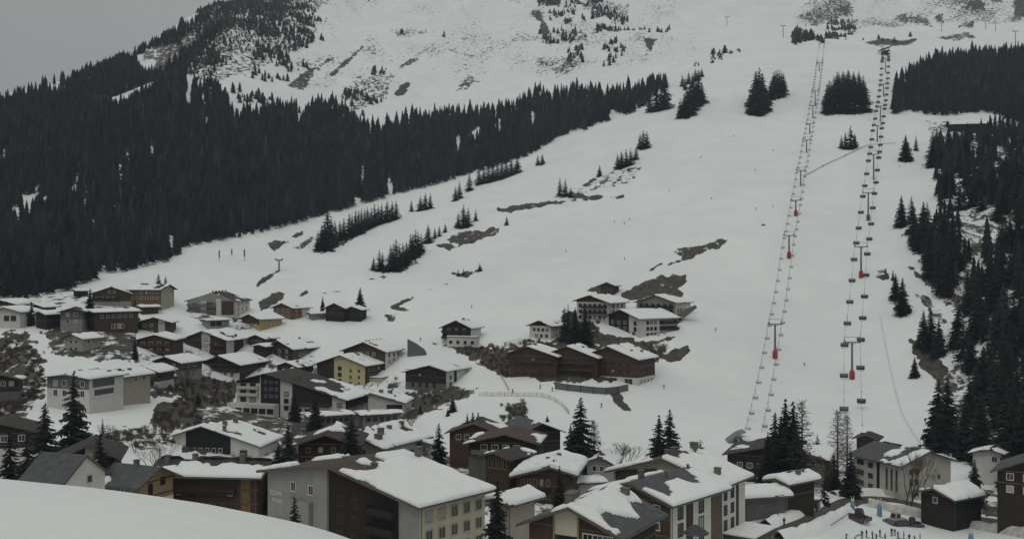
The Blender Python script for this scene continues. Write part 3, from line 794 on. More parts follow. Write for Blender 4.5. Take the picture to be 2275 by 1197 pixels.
# ---- single trees on the piste and in the village (column, foot row, height in photo pixels)
CLUMPS = [
 ('in the dense row left of the upper meadow', [(706, 556, 46), (715, 555, 58), (728, 547, 88), (744, 538, 50), (764, 532, 50), (776, 526, 54), (790, 521, 56), (803, 515, 54), (816, 508, 50), (832, 501, 50), (848, 496, 46), (860, 493, 50), (880, 487, 44), (721, 556, 66), (736, 543, 62), (755, 535, 48), (782, 524, 52), (797, 519, 54), (810, 512, 50), (825, 505, 46), (840, 499, 46), (871, 490, 46)]),
 ('in the loose group under the dark wood edge', [(914, 470, 28), (934, 468, 34), (945, 466, 40), (956, 463, 36)]),
 ('in the long row under the dark wood edge', [(1012, 446, 34), (1021, 441, 40), (1043, 424, 42), (1064, 411, 42), (1075, 408, 38), (1085, 406, 42), (1095, 403, 44), (1105, 401, 44), (1115, 398, 44), (1125, 394, 42), (1136, 390, 42), (1149, 384, 38)]),
 ('on the open snow above the long spruce row', [(1195, 367, 25), (1205, 366, 27)]),
 ('in the dark row over the middle meadow', [(830, 600, 32), (843, 602, 50), (868, 601, 60), (880, 600, 72), (895, 592, 56), (912, 577, 60), (923, 569, 62), (936, 560, 44), (951, 540, 44), (966, 530, 28), (976, 525, 26), (989, 516, 22), (874, 601, 64), (888, 597, 60), (903, 586, 52), (917, 574, 58), (929, 566, 54), (850, 602, 44)]),
 ('in the knot above the brown track', [(1018, 506, 36), (1030, 506, 54), (1040, 503, 44), (1057, 491, 28), (1126, 500, 22)]),
 ('in the scrubby hollow above the white chalet', [(1018, 612, 16), (1030, 610, 15), (1066, 602, 20)]),
 ('at the left end of the dark bank', [(1244, 436, 44), (1256, 437, 42), (1268, 439, 26)]),
 ('on the stony knoll in mid slope', [(1332, 392, 28), (1372, 374, 34), (1381, 374, 40), (1391, 371, 42), (1401, 367, 38), (1413, 355, 30), (1422, 330, 36), (1429, 331, 44), (1437, 329, 40)]),
 ('at the corner of the dark wood', [(1444, 249, 50), (1458, 247, 64), (1476, 243, 70)]),
 ('in the clump beside the upper piste', [(1511, 261, 44), (1521, 262, 56), (1531, 256, 66), (1541, 246, 64), (1551, 236, 60), (1559, 230, 50), (1516, 192, 28), (1530, 187, 30), (1545, 181, 30), (1559, 172, 22), (1526, 250, 62), (1536, 238, 60), (1546, 228, 58), (1553, 218, 50), (1538, 196, 34), (1524, 262, 44), (1522, 200, 30), (1552, 178, 26)]),
 ('in the paired clumps on the open piste', [(1674, 250, 66), (1683, 256, 72), (1687, 232, 84), (1697, 252, 52), (1707, 248, 46), (1714, 222, 50), (1722, 218, 62), (1732, 216, 62), (1741, 206, 46), (1678, 238, 80), (1692, 240, 70), (1680, 222, 66), (1694, 220, 60), (1718, 208, 50), (1727, 206, 54), (1737, 212, 54), (1669, 256, 44)]),
 ('in the square grove between the two lifts', [(1836, 250, 66), (1846, 252, 72), (1857, 251, 76), (1868, 252, 74), (1879, 252, 78), (1890, 252, 74), (1901, 251, 78), (1912, 250, 74), (1922, 248, 66), (1842, 232, 56), (1853, 228, 62), (1864, 224, 66), (1875, 222, 64), (1886, 222, 66), (1897, 224, 64), (1908, 226, 64), (1918, 228, 62), (1860, 205, 48), (1872, 202, 46), (1884, 202, 50), (1896, 204, 46), (1908, 207, 50)]),
 ('in the small clump below the square grove', [(1869, 329, 30), (1878, 331, 40), (1890, 331, 54), (1899, 327, 34)]),
]
for phrase, lst in CLUMPS:
    lst = sorted(lst)
    for i, (px, py, hp) in enumerate(lst):
        Y = hit(px, py, 330)
        h = hp * Y / F
        plant(MID[(i * 3 + int(px)) % 5], 'spruce_tree', px, Y, h, f"dark spruce {phrase}, {ordinal(i)} from the left", 'tree', 'spruces on the ski slope', wide=1.05 + 0.12 * (i % 3))

LONE = [  # column, foot row or None, height px, distance or None, mesh, width, name, label
 (2012, 358, 60, None, HERO[0], 1.15, 'spruce_tree', 'lone broad spruce right of the upper bubble lift'),
 (2035, 335, 36, None, MID[4], 0.9, 'spruce_tree', 'thin pale spruce behind the lone broad spruce'),
 (800, 682, 46, 545, HERO[2], 1.0, 'spruce_tree', 'dark spruce rising behind the two black barns'),
 (717, 694, 38, 545, HERO[1], 0.9, 'spruce_tree', 'slim dark spruce left of the black barns'),
 (1254, 708, 30, 470, MID[0], 0.8, 'spruce_tree', 'left one of two tiny spruces by the white chalet'),
 (1262, 706, 34, 470, MID[3], 0.8, 'spruce_tree', 'right one of two tiny spruces by the white chalet'),
 (1278, 742, 62, 462, HERO[1], 1.1, 'spruce_tree', 'bushy spruce left of the white hotel, nearest the chalet'),
 (1300, 748, 70, 458, HERO[3], 1.2, 'spruce_tree', 'dense dark spruce hiding the corner of the white hotel'),
 (1290, 1045, 168, 268, HERO[0], 1.15, 'spruce_tree', 'tall wide dark spruce standing at the foot of the piste'),
 (1268, 1045, 110, 272, HERO[1], 0.9, 'spruce_tree', 'shorter spruce merged with the left side of the tall one'),
 (1320, 1042, 112, 275, LARCH[0], 1.2, 'larch_tree', 'bare brown larch at the right of the tall spruce'),
 (1372, 1040, 76, 270, BROAD[0], 1.35, 'bare_tree', 'leafless round-crowned tree before the open snow'),
 (1464, 1020, 104, 262, HERO[1], 1.15, 'spruce_tree', 'left one of the twin spruces behind the dark roof'),
 (1488, 1018, 114, 266, HERO[0], 1.0, 'spruce_tree', 'right taller one of the twin spruces behind the dark roof'),
 (1556, 1000, 28, 285, MID[2], 1.3, 'spruce_tree', 'little dark treetop above the snowy roof by the piste'),
 (1745, 1010, 130, 262, HERO[1], 1.1, 'spruce_tree', 'tallest spruce in the group before the lift station'),
 (1762, 1010, 126, 266, HERO[3], 1.2, 'spruce_tree', 'spruce right of the tallest one before the lift station'),
 (1722, 1015, 104, 260, HERO[2], 0.9, 'spruce_tree', 'lower spruce left of the tallest one before the lift station'),
 (1735, 1030, 110, 250, HERO[0], 0.9, 'spruce_tree', 'front spruce hiding the dark gable by the lift station'),
 (1706, 1050, 96, 248, HERO[1], 1.0, 'spruce_tree', 'leftmost low spruce against the dark gable by the lift station'),
 (1770, 1052, 112, 246, HERO[2], 0.8, 'spruce_tree', 'rightmost front spruce against the dark gable by the lift station'),
 (1782, 1008, 122, 268, LARCH[1], 1.1, 'larch_tree', 'bare brown larch right of the spruces by the lift station'),
 (1816, 996, 36, 300, MID[2], 1.1, 'spruce_tree', 'small cone-shaped dark tree between station and flats'),
 (1861, 1000, 92, 300, LARCH[0], 1.3, 'larch_tree', 'left one of two grey bare larches above the flats'),
 (1882, 1000, 82, 302, LARCH[1], 1.2, 'larch_tree', 'right one of two grey bare larches above the flats'),
 (1840, 1030, 56, 292, BROAD[1], 1.5, 'bare_tree', 'brown leafless shrubby tree left of the beige flats'),
 (1890, 1068, 74, 262, HERO[2], 0.9, 'spruce_tree', 'dark spruce against the left end of the beige flats'),
 (1852, 1066, 62, 268, HERO[0], 1.1, 'spruce_tree', 'dark tree in the gap between the dark gable and the flats'),
 (1872, 1072, 56, 264, BROAD[0], 1.4, 'bare_tree', 'brown leafless tree against the left end of the flats'),
 (1842, 1062, 50, 266, BROAD[1], 1.4, 'bare_tree', 'leafless tree in the gap beside the dark gable'),
 (2014, 1112, 140, 252, BROAD[0], 0.9, 'bare_tree', 'tall leafless tree in front of the beige flats'),
 (1832, 1105, 58, 243, MID[4], 0.9, 'spruce_tree', 'small young fir beside the road'),
 (975, 1042, 108, 236, HERO[2], 0.8, 'spruce_tree', 'dark spruce right of the white house with balconies'),
 (780, 1062, 150, 205, HERO[3], 1.25, 'spruce_tree', 'tall dark spruce between the maroon house and the white one'),
 (640, 1076, 140, 205, HERO[2], 0.85, 'spruce_tree', 'broad dark spruce left of the maroon house'),
 (618, 1082, 105, 206, HERO[1], 1.1, 'spruce_tree', 'ragged spruce at the gable of the long snowy roof'),
 (655, 925, 66, 380, HERO[0], 0.9, 'spruce_tree', 'dark spruce before the black gable of the big hotel'),
 (164, 968, 150, 236, HERO[0], 0.85, 'spruce_tree', 'tall spruce in front of the modern white house'),
 (100, 985, 96, 226, HERO[2], 1.0, 'spruce_tree', 'broad spruce behind the black chalet at far left'),
 (228, 975, 50, 290, MID[4], 0.9, 'spruce_tree', 'small slender spruce by the snowy garden'),
 (222, 1035, 80, 190, HERO[3], 1.1, 'spruce_tree', 'dark spruce behind the white gable with the slate roof'),
 (60, 1070, 120, 185, HERO[0], 0.9, 'spruce_tree', 'dark spruce left of the slate roof'),
 (22, 1060, 110, 190, HERO[1], 1.1, 'spruce_tree', 'dark spruce at the left picture edge above the snow bank'),
 (1105, 1262, 205, 128, HERO[1], 0.95, 'spruce_tree', 'near spruce in front of the large cream hotel wall'),
 (654, 1185, 92, 140, HERO[3], 1.0, 'spruce_tree', 'small spruce before the lettered grey wall'),
 (1243, 1112, 84, 196, HERO[1], 0.9, 'spruce_tree', 'green fir in front of the brown chalet with the snow cap'),
 (300, 800, 62, 420, HERO[3], 0.8, 'spruce_tree', 'narrow dark tree left of the brick-brown hotel'),
 (352, 632, 26, 530, HERO[2], 1.0, 'spruce_tree', 'dark spruce behind the honey-coloured chalet roof'),
 (368, 636, 24, 530, HERO[0], 1.0, 'spruce_tree', 'rightmost spruce behind the honey-coloured chalet'),
 (245, 985, 56, 285, BROAD[1], 1.2, 'bare_tree', 'leafless tree in the snowy garden, left of the row'),
 (270, 990, 46, 283, BROAD[0], 1.2, 'bare_tree', 'leafless tree in the snowy garden, middle of the row'),
 (300, 990, 42, 280, BROAD[1], 1.3, 'bare_tree', 'leafless tree in the snowy garden, right of the row'),
 (410, 820, 36, 395, BROAD[0], 1.0, 'bare_tree', 'leafless tree before the snow-roofed grey house'),
 (934, 920, 26, None, HERO[2], 1.0, 'spruce_tree', 'small spruce on the snow bank right of the white annex'),
 (995, 924, 20, None, HERO[2], 1.1, 'spruce_tree', 'tiny spruce on the snow below the brown bank'),
 (1006, 915, 40, None, HERO[0], 1.1, 'spruce_tree', 'spruce at the end of the brown bank beside the net fence'),
 (1038, 950, 36, 300, HERO[1], 0.9, 'spruce_tree', 'left one of three treetops behind the maroon roof'),
 (1050, 950, 40, 300, HERO[3], 1.0, 'spruce_tree', 'middle one of three treetops behind the maroon roof'),
 (1062, 950, 38, 302, HERO[0], 1.0, 'spruce_tree', 'right one of three treetops behind the maroon roof'),
 (1145, 930, 44, None, BROAD[1], 1.3, 'bare_tree', 'snow-dusted leafless tree above the grey-black barn'),
 (1216, 936, 18, None, MID[2], 1.2, 'spruce_tree', 'small round fir right of the grey-black barn'),
 (890, 930, 40, 345, BROAD[0], 1.5, 'bare_tree', 'leafless bushy tree below the white annex'),
 (700, 935, 60, 350, HERO[2], 0.9, 'spruce_tree', 'dark spruce between the black-panelled hotel and the maroon house'),
 (345, 1010, 50, 250, BROAD[1], 1.2, 'bare_tree', 'leafless tree behind the long wavy snow roof'),
 (440, 905, 40, 380, HERO[1], 1.1, 'spruce_tree', 'dark spruce on the shrubby bank left of the big hotel'),
 (1440, 770, 30, 430, BROAD[0], 1.4, 'bare_tree', 'leafless tree between the two groups of hotels'),
 (1160, 768, 30, 440, BROAD[1], 1.4, 'bare_tree', 'leafless bushy tree left of the red-brown terrace row'),
 (300, 700, 40, 470, HERO[2], 0.8, 'spruce_tree', 'dark spruce between the hamlet chalets'),
 (200, 668, 30, 480, HERO[0], 0.9, 'spruce_tree', 'dark spruce at the upper end of the left hamlet'),
 (70, 700, 34, 450, HERO[3], 1.0, 'spruce_tree', 'dark spruce between the left-edge houses'),
 (1990, 665, 60, None, HERO[0], 1.0, 'spruce_tree', 'spruce standing alone at the left rim of the gorge'),
 (2005, 698, 84, None, HERO[3], 1.3, 'spruce_tree', 'dark spruce on the gorge rim with bare earth at its foot'),
 (1984, 622, 26, None, MID[1], 1.0, 'spruce_tree', 'small spruce on the gorge rim beside the stones'),
 (2032, 838, 48, None, HERO[2], 1.0, 'spruce_tree', 'little spruce alone on the snow below the earth bank'),
 (2052, 770, 84, None, HERO[1], 1.1, 'spruce_tree', 'left spruce of the trio above the earth bank'),
 (2068, 778, 100, None, HERO[3], 1.2, 'spruce_tree', 'middle tall spruce of the trio above the earth bank'),
 (2086, 790, 86, None, HERO[0], 0.9, 'spruce_tree', 'right spruce of the trio above the earth bank'),
 (2085, 965, 130, 340, HERO[2], 0.9, 'spruce_tree', 'wide spruce at the bottom of the gorge, nearest the piste'),
 (2105, 985, 150, 332, HERO[0], 0.95, 'spruce_tree', 'tall spruce right of the widest one at the gorge bottom'),
 (2145, 1000, 120, 318, HERO[1], 1.1, 'spruce_tree', 'dark spruce behind the beige flats, at the gorge bottom'),
 (2180, 1010, 140, 312, HERO[3], 1.3, 'spruce_tree', 'dark spruce left of the small house in the wood'),
 (2250, 1030, 150, 290, HERO[0], 1.0, 'spruce_tree', 'dark spruce right of the small house in the wood'),
 (2275, 1050, 170, 280, HERO[2], 1.0, 'spruce_tree', 'dark spruce cut by the right picture edge'),
 (2165, 1075, 60, 262, HERO[2], 0.9, 'spruce_tree', 'low spruce behind the snow-capped dark hut'),
]
for (px, py, hp, Y, me, wd, nm, lab) in LONE:
    if Y is None: Y = hit(px, py, 330)
    zf = CAMZ + (CY - py) / F * Y                    # foot seen or inferred in the photo
    zg = float(ground_pxY(px, Y))
    h = hp * Y / F + (zf - zg)
    plant(me, nm, px, Y, max(h, 2.0), lab, 'tree', None, wide=wd)

# ---- right-hand wood: the trees that show largest, one by one, then the mass behind them
RW = [
 ('spruce in the dark wood right of the bubble lift', [(1990, 500), (2030, 492), (2075, 520), (2130, 560), (2120, 690), (2080, 640), (2040, 570), (2010, 520)], 30, (15, 22)),
 ('spruce in the wood under the long mountain-hut roof', [(2062, 330), (2190, 300), (2240, 420), (2200, 480), (2110, 470), (2075, 400)], 34, (14, 21)),
 ('spruce on the rocky side of the gorge', [(2130, 690), (2275, 560), (2290, 860), (2170, 900), (2110, 790)], 38, (12, 20)),
 ('spruce low in the gorge above the valley houses', [(2120, 900), (2290, 860), (2290, 1000), (2150, 985)], 14, (12, 18)),
 ('spruce high on the right edge beside the snow gully', [(2200, 430), (2290, 380), (2290, 560), (2220, 600)], 22, (14, 21)),
]
for lab, poly, n, (h0, h1) in RW:
    xs = [p[0] for p in poly]; ys = [p[1] for p in poly]
    tries = 0; pts = []
    while len(pts) < n and tries < 4000:
        tries += 1
        px = random.uniform(min(xs), max(xs)); py = random.uniform(min(ys), max(ys))
        if not in_poly(np.array([px]), np.array([py]), poly)[0]: continue
        if any(abs(px - q[0]) < 8 and abs(py - q[1]) < 10 for q in pts): continue
        pts.append((px, py))
    for k, (px, py) in enumerate(sorted(pts)):
        Y = hit(px, py, 320)
        plant(MID[k % 5] if k % 3 else HERO[k % 4], 'spruce_tree', px, Y, random.uniform(h0, h1), f"{lab}, {ordinal(k)} from the left", 'tree', lab.replace('spruce', 'spruces', 1), wide=random.uniform(.95, 1.2))

def scatter_mass(name, label, meshes, pts, hs, m, wide=(0.85, 1.2)):
    Vs = []; Ts = []; off = 0; tone = []
    for k, (V, T) in enumerate(meshes):
        sel = np.arange(len(pts)) % len(meshes) == k
        P = pts[sel]; H = hs[sel]
        if not len(P): continue
        a = rng.random(len(P)) * 6.283; w = rng.uniform(*wide, len(P)) * H
        ca, sa = np.cos(a), np.sin(a)
        X = P[:, 0:1] + (V[None, :, 0] * ca[:, None] - V[None, :, 1] * sa[:, None]) * w[:, None]
        Yy = P[:, 1:2] + (V[None, :, 0] * sa[:, None] + V[None, :, 1] * ca[:, None]) * w[:, None]
        Z = P[:, 2:3] + V[None, :, 2] * H[:, None]
        Vs.append(np.stack([X, Yy, Z], 2).reshape(-1, 3))
        Ts.append((T[None] + (np.arange(len(P)) * len(V))[:, None, None]).reshape(-1, 3) + off)
        off += len(P) * len(V)
        tone.append(np.repeat(np.clip(rng.normal(1.0, .33, len(P)), .45, 2.0) * np.where(rng.random(len(P)) < .05, 1.7, 1), len(V)))
    o = fast_mesh(name, np.concatenate(Vs), np.concatenate(Ts), m)
    o.data.attributes.new('tone', 'FLOAT', 'POINT').data.foreach_set('value', np.concatenate(tone).astype(np.float32))
    return tag(o, label, None, None, 'stuff')

def candidates(x0, x1, y0, y1, step, jit=0.75):
    gx, gy = np.meshgrid(np.arange(x0, x1, step), np.arange(y0, y1, step))
    gx = gx + rng.uniform(-jit, jit, gx.shape) * step * 0.7; gy = gy + rng.uniform(-jit, jit, gy.shape) * step * 0.7
    x, y = gx.ravel(), gy.ravel()
    px = CX + F * x / y
    ok = (px > gpx[0] + 5) & (px < gpx[-1] - 5) & (y > gY[0] + 1) & (y < gY[-1] - 10)
    x, y, px = x[ok], y[ok], px[ok]
    z = ground_pxY(px, y)
    return x, y, z, px, CY - (z - CAMZ) / y * F

FAR = [spruce_far(s, 5, 5, R_) for s, R_ in ((1, .17), (2, .20), (3, .15), (4, .22))]
x, y, z, px, py = candidates(-1150, 520, 430, 1720, 5.8)
wob = (fbm(px / 25, py / 25, 77) - 0.5) * 26
ins = poly_dist(px, py, LEFTWOOD) + wob * (py < 320) * 1.3 > 0
for g in GAPS:
    ins &= ~(poly_dist(px, py, g) + wob * 0.12 > 0)
thin = (px < -60) & (rng.random(len(x)) < 0.62)
ins &= ~thin
hs = rng.uniform(11, 19, len(x)) * (1 - 0.42 * sstep(1000, 1600, y)) * np.where(rng.random(len(x)) < .14, 1.28, 1) * np.where(rng.random(len(x)) < .2, .7, 1)
pts = np.stack([x, y, z - 0.4], 1)[ins]; hs = hs[ins]
scatter_mass('spruce_forest', 'dark spruce forest covering the left mountainside', FAR, pts, hs, M['forest'])
print('left forest trees', len(pts))

x, y, z, px, py = candidates(180, 900, 330, 1650, 6.0)
wob = (fbm(px / 25, py / 25, 78) - 0.5) * 26
ins = np.zeros(len(x), bool)
for k, p in enumerate(RIGHTWOOD):
    q = poly_dist(px, py, p) + wob * 0.4 > 0
    ins |= q & (rng.random(len(x)) < (0.95, 0.45, 0.38)[k])
for g in RGAP:
    ins &= ~(poly_dist(px, py, g) + wob * 0.4 > 0)
hs = rng.uniform(9, 19, len(x)) * (1 - 0.2 * sstep(1000, 1500, y)) * np.where(rng.random(len(x)) < .12, 1.35, 1)
pts = np.stack([x, y, z - 0.4], 1)[ins]
scatter_mass('spruce_forest', 'dark spruce forest on the right-hand mountainside', FAR, pts, hs[ins], M['forest'])
print('right forest trees', len(pts))

# ---- dwarf pines and stunted trees high on the mountain (density regions in photo pixels)
DWARF = [([(440, 20), (560, -40), (720, -40), (700, 60), (680, 110), (600, 130), (530, 110), (480, 170), (430, 190), (410, 150)], 0.95), ([(500, 175), (620, 195), (700, 205), (720, 250), (640, 250), (540, 240)], 0.40),
         ([(755, 195), (800, 165), (875, 160), (870, 215), (800, 260), (765, 240)], 0.55), ([(1180, -40), (1400, -40), (1400, 60), (1330, 70), (1290, 40), (1215, 60)], 0.42), ([(1200, 60), (1300, 60), (1300, 180), (1200, 180)], 0.24),
         ([(1340, 60), (1480, 70), (1440, 150), (1320, 150)], 0.16), ([(1500, 160), (1560, 130), (1640, 110), (1645, 118), (1580, 142), (1520, 166)], 0.7), ([(1760, 100), (1765, 60), (1800, 70), (1840, 90)], 0.5),
         ([(1830, 90), (1840, 50), (1900, 50), (1900, 85)], 0.55), ([(1900, 98), (1925, 80), (2040, 82), (2040, 102)], 0.16), ([(640, 40), (740, 40), (720, 110), (640, 140)], 0.30), ([(230, 170), (340, 120), (400, 90), (400, 160), (330, 180)], 0.16),
         ([(860, 60), (1000, 60), (1000, 85), (860, 85)], 0.08), ([(560, 110), (700, 110), (700, 200), (560, 200)], 0.34)]
x, y, z, px, py = candidates(-560, 900, 1050, 2400, 6.5)
clump = fbm(x / 28, y / 60, 51, 4)
keep = np.zeros(len(x), bool)
for p, dn in DWARF:
    keep |= (poly_dist(px, py, p) + (fbm(px / 16, py / 12, 91) - 0.5) * 34 > 0) & (clump > 0.76 - 0.5 * dn) & (rng.random(len(x)) < 0.35 + dn * 0.6)
hs = rng.uniform(3.0, 9.0, len(x)) * (0.7 + 0.6 * (clump > .55))
SCR = [spruce_far(s, 3, 5, R_) for s, R_ in ((11, .30), (12, .38), (13, .26))]
scatter_mass('dwarf_pine_scrub', 'scattered dark dwarf pines and stunted trees high on the snow', SCR, np.stack([x, y, z - 0.3], 1)[keep], hs[keep], M['scrub'])
print('scrub', keep.sum())

# ---- bare thickets between the houses
def thicket(name, label, polys, step, hr, seed):
    r = random.Random(seed); V = []; T = []
    for poly in polys:
        xs = [p[0] for p in poly]; ys = [p[1] for p in poly]
        n = int((max(xs) - min(xs)) * (max(ys) - min(ys)) / step)
        for _ in range(n):
            px = r.uniform(min(xs), max(xs)); py = r.uniform(min(ys), max(ys))
            if not in_poly(np.array([px]), np.array([py]), poly)[0]: continue
            p = gpt(px, py, 200); h = r.uniform(*hr)
            for k in range(22):
                a = r.random() * 6.283; lean = r.uniform(.05, .55) * h; w = r.uniform(.03, .07)
                b0 = (p.x + r.uniform(-.5, .5), p.y + r.uniform(-.5, .5), p.z - .2)
                tp = (b0[0] + math.cos(a) * lean, b0[1] + math.sin(a) * lean, p.z + h * r.uniform(.5, 1))
                i = len(V)
                V += [(b0[0] - w, b0[1], b0[2]), (b0[0] + w, b0[1] + w, b0[2]), tp]; T.append((i, i + 1, i + 2))
                md = [(b0[q] * .45 + tp[q] * .55) for q in range(3)]
                for s in (-1, 1):
                    i = len(V)
                    V += [(md[0] - w * .6, md[1], md[2]), (md[0] + w * .6, md[1], md[2] + .1), (md[0] + s * r.uniform(.3, .8), md[1] + r.uniform(-.5, .5), md[2] + r.uniform(.3, .9))]; T.append((i, i + 1, i + 2))
    o = fast_mesh(name, V, T, M['thicket'])
    return tag(o, label, None, None, 'stuff')
thicket('bare_shrubs', 'brown leafless shrubs covering the bank at the left edge', [[(-60, 770), (50, 750), (95, 800), (100, 870), (20, 930), (-60, 940)]], 90, (0.8, 2.2), 3)
thicket('bare_shrubs', 'brown leafless shrubs on the bank behind the big dark hotel', [[(330, 868), (345, 842), (440, 838), (530, 852), (515, 895), (440, 905)], [(350, 905), (440, 895), (450, 950), (340, 960)]], 85, (1.0, 2.6), 4)
thicket('bare_shrubs', 'brown shrubs around the red-brown chalets below the piste', [[(1010, 770), (1130, 765), (1180, 755), (1230, 760), (1220, 830), (1120, 838), (1060, 800)], [(1240, 690), (1330, 700), (1340, 758), (1240, 765)], [(1440, 765), (1480, 775), (1470, 810), (1440, 800)]], 60, (1.0, 3.0), 5)
thicket('bare_shrubs', 'brown shrubs and saplings below the lettered grey hotel wing', [[(900, 880), (1000, 872), (1040, 880), (950, 905)], [(1105, 900), (1170, 890), (1170, 935), (1110, 935)], [(230, 960), (345, 955), (390, 985), (240, 1000)]], 110, (1.0, 2.6), 6)
# ------------------------------------------------------------------ houses
_wcache = {}
def window_meshes(w, h, frame, pane):
    key = (round(w, 2), round(h, 2), frame, pane)
    if key not in _wcache:
        b = MB(); t = 0.15
        x, z = w / 2, h / 2
        b.box(-x - t, -x, -0.09, 0.03, -z - t, z + t); b.box(x, x + t, -0.09, 0.03, -z - t, z + t)
        b.box(-x, x, -0.09, 0.03, z, z + t); b.box(-x, x, -0.14, 0.03, -z - t, -z)
        if w > 1.0: b.box(-0.035, 0.035, -0.07, 0.03, -z, z)
        p = MB(); p.box(-x, x, -0.025, 0.02, -z, z)
        _wcache[key] = (b.mesh('window', M[frame]), p.mesh('pane', M[pane]))
    return _wcache[key]

def snow_slope(name, P, na, nb, T, cov, ba, bb, seed, parent, sa, sb):
    """lumpy snow layer on a roof plane; P(a, b, h) maps plane coordinates to space; sa, sb plane size in metres"""
    a = np.linspace(0, 1, na); b = np.linspace(0.008, 0.992, nb)
    A, B = np.meshgrid(a, b, indexing='ij')
    n = fbm(A * sa / 4.5, B * sb / 4.5, seed, 3) + ba * (A - 0.5) + bb * (B - 0.5)
    eg = np.minimum(np.minimum(B * sb, (1 - B) * sb), (1 - A) * sa)
    n = n - 0.16 * np.clip(1 - eg / 0.9, 0, 1) * (fbm(A * sa / 1.1, B * sb / 1.1, seed + 9, 2) > 0.45)
    cov = min(cov, 0.965)
    thr = np.quantile(n, 1 - min(max(cov, 0.02), 1.0)) if cov < 0.995 else -9
    m = sstep(thr - 0.01, thr + 0.09, n) if cov < 0.995 else np.ones_like(n)
    edge = np.minimum(np.minimum(B * sb, (1 - B) * sb), (1 - A) * sa)
    rnd = 0.55 + 0.45 * np.clip(edge / 0.5, 0, 1) ** 0.6
    H = T * m * rnd * (0.6 + 0.8 * fbm(A * sa / 2.2, B * sb / 2.2, seed + 5, 3))
    keep = (m[:-1, :-1] + m[1:, :-1] + m[:-1, 1:] + m[1:, 1:]) / 4 > 0.22
    lab = -np.ones(keep.shape, int); comps = []
    for i in range(na - 1):
        for j in range(nb - 1):
            if keep[i, j] and lab[i, j] < 0:
                st_ = [(i, j)]; lab[i, j] = len(comps); c_ = []
                while st_:
                    p, q = st_.pop(); c_.append((p, q))
                    for dp, dq in ((1, 0), (-1, 0), (0, 1), (0, -1)):
                        u, v = p + dp, q + dq
                        if 0 <= u < na - 1 and 0 <= v < nb - 1 and keep[u, v] and lab[u, v] < 0:
                            lab[u, v] = len(comps); st_.append((u, v))
                comps.append(c_)
    big = max([len(c) for c in comps] + [0])
    for k, c in enumerate(comps):
        if len(c) >= max(5, 0.04 * big):
            kk = np.zeros_like(keep)
            for p in c: kk[p] = True
            snow_piece(name, P, a, b, na, nb, H, kk, parent)

def snow_piece(name, P, a, b, na, nb, H, keep, parent):
    V = []; Fc = []
    idx = -np.ones((na, nb), int)
    for i in range(na):
        for j in range(nb):
            if keep[max(i - 1, 0):i + 1, max(j - 1, 0):j + 1].any():
                idx[i, j] = len(V); V.append(P(a[i], b[j], max(float(H[i, j]), 0.03)))
    low = {}
    def lo(i, j):
        if (i, j) not in low:
            low[(i, j)] = len(V); V.append(P(a[i], b[j], 0.004))
        return low[(i, j)]
    for i in range(na - 1):
        for j in range(nb - 1):
            if not keep[i, j]: continue
            q = (idx[i, j], idx[i, j + 1], idx[i + 1, j + 1], idx[i + 1, j]); Fc.append(q)
            for (di, dj, p0, p1) in ((-1, 0, (i, j), (i, j + 1)), (1, 0, (i + 1, j + 1), (i + 1, j)), (0, -1, (i + 1, j), (i, j)), (0, 1, (i, j + 1), (i + 1, j + 1))):
                ii, jj = i + di, j + dj
                if 0 <= ii < na - 1 and 0 <= jj < nb - 1 and keep[ii, jj]: continue
                if ii < 0: continue
                Fc.append((idx[p0], lo(*p0), lo(*p1), idx[p1]))
    if not Fc: return None
    return mesh_obj(name, V, Fc, M['snow'], parent, smooth=True)

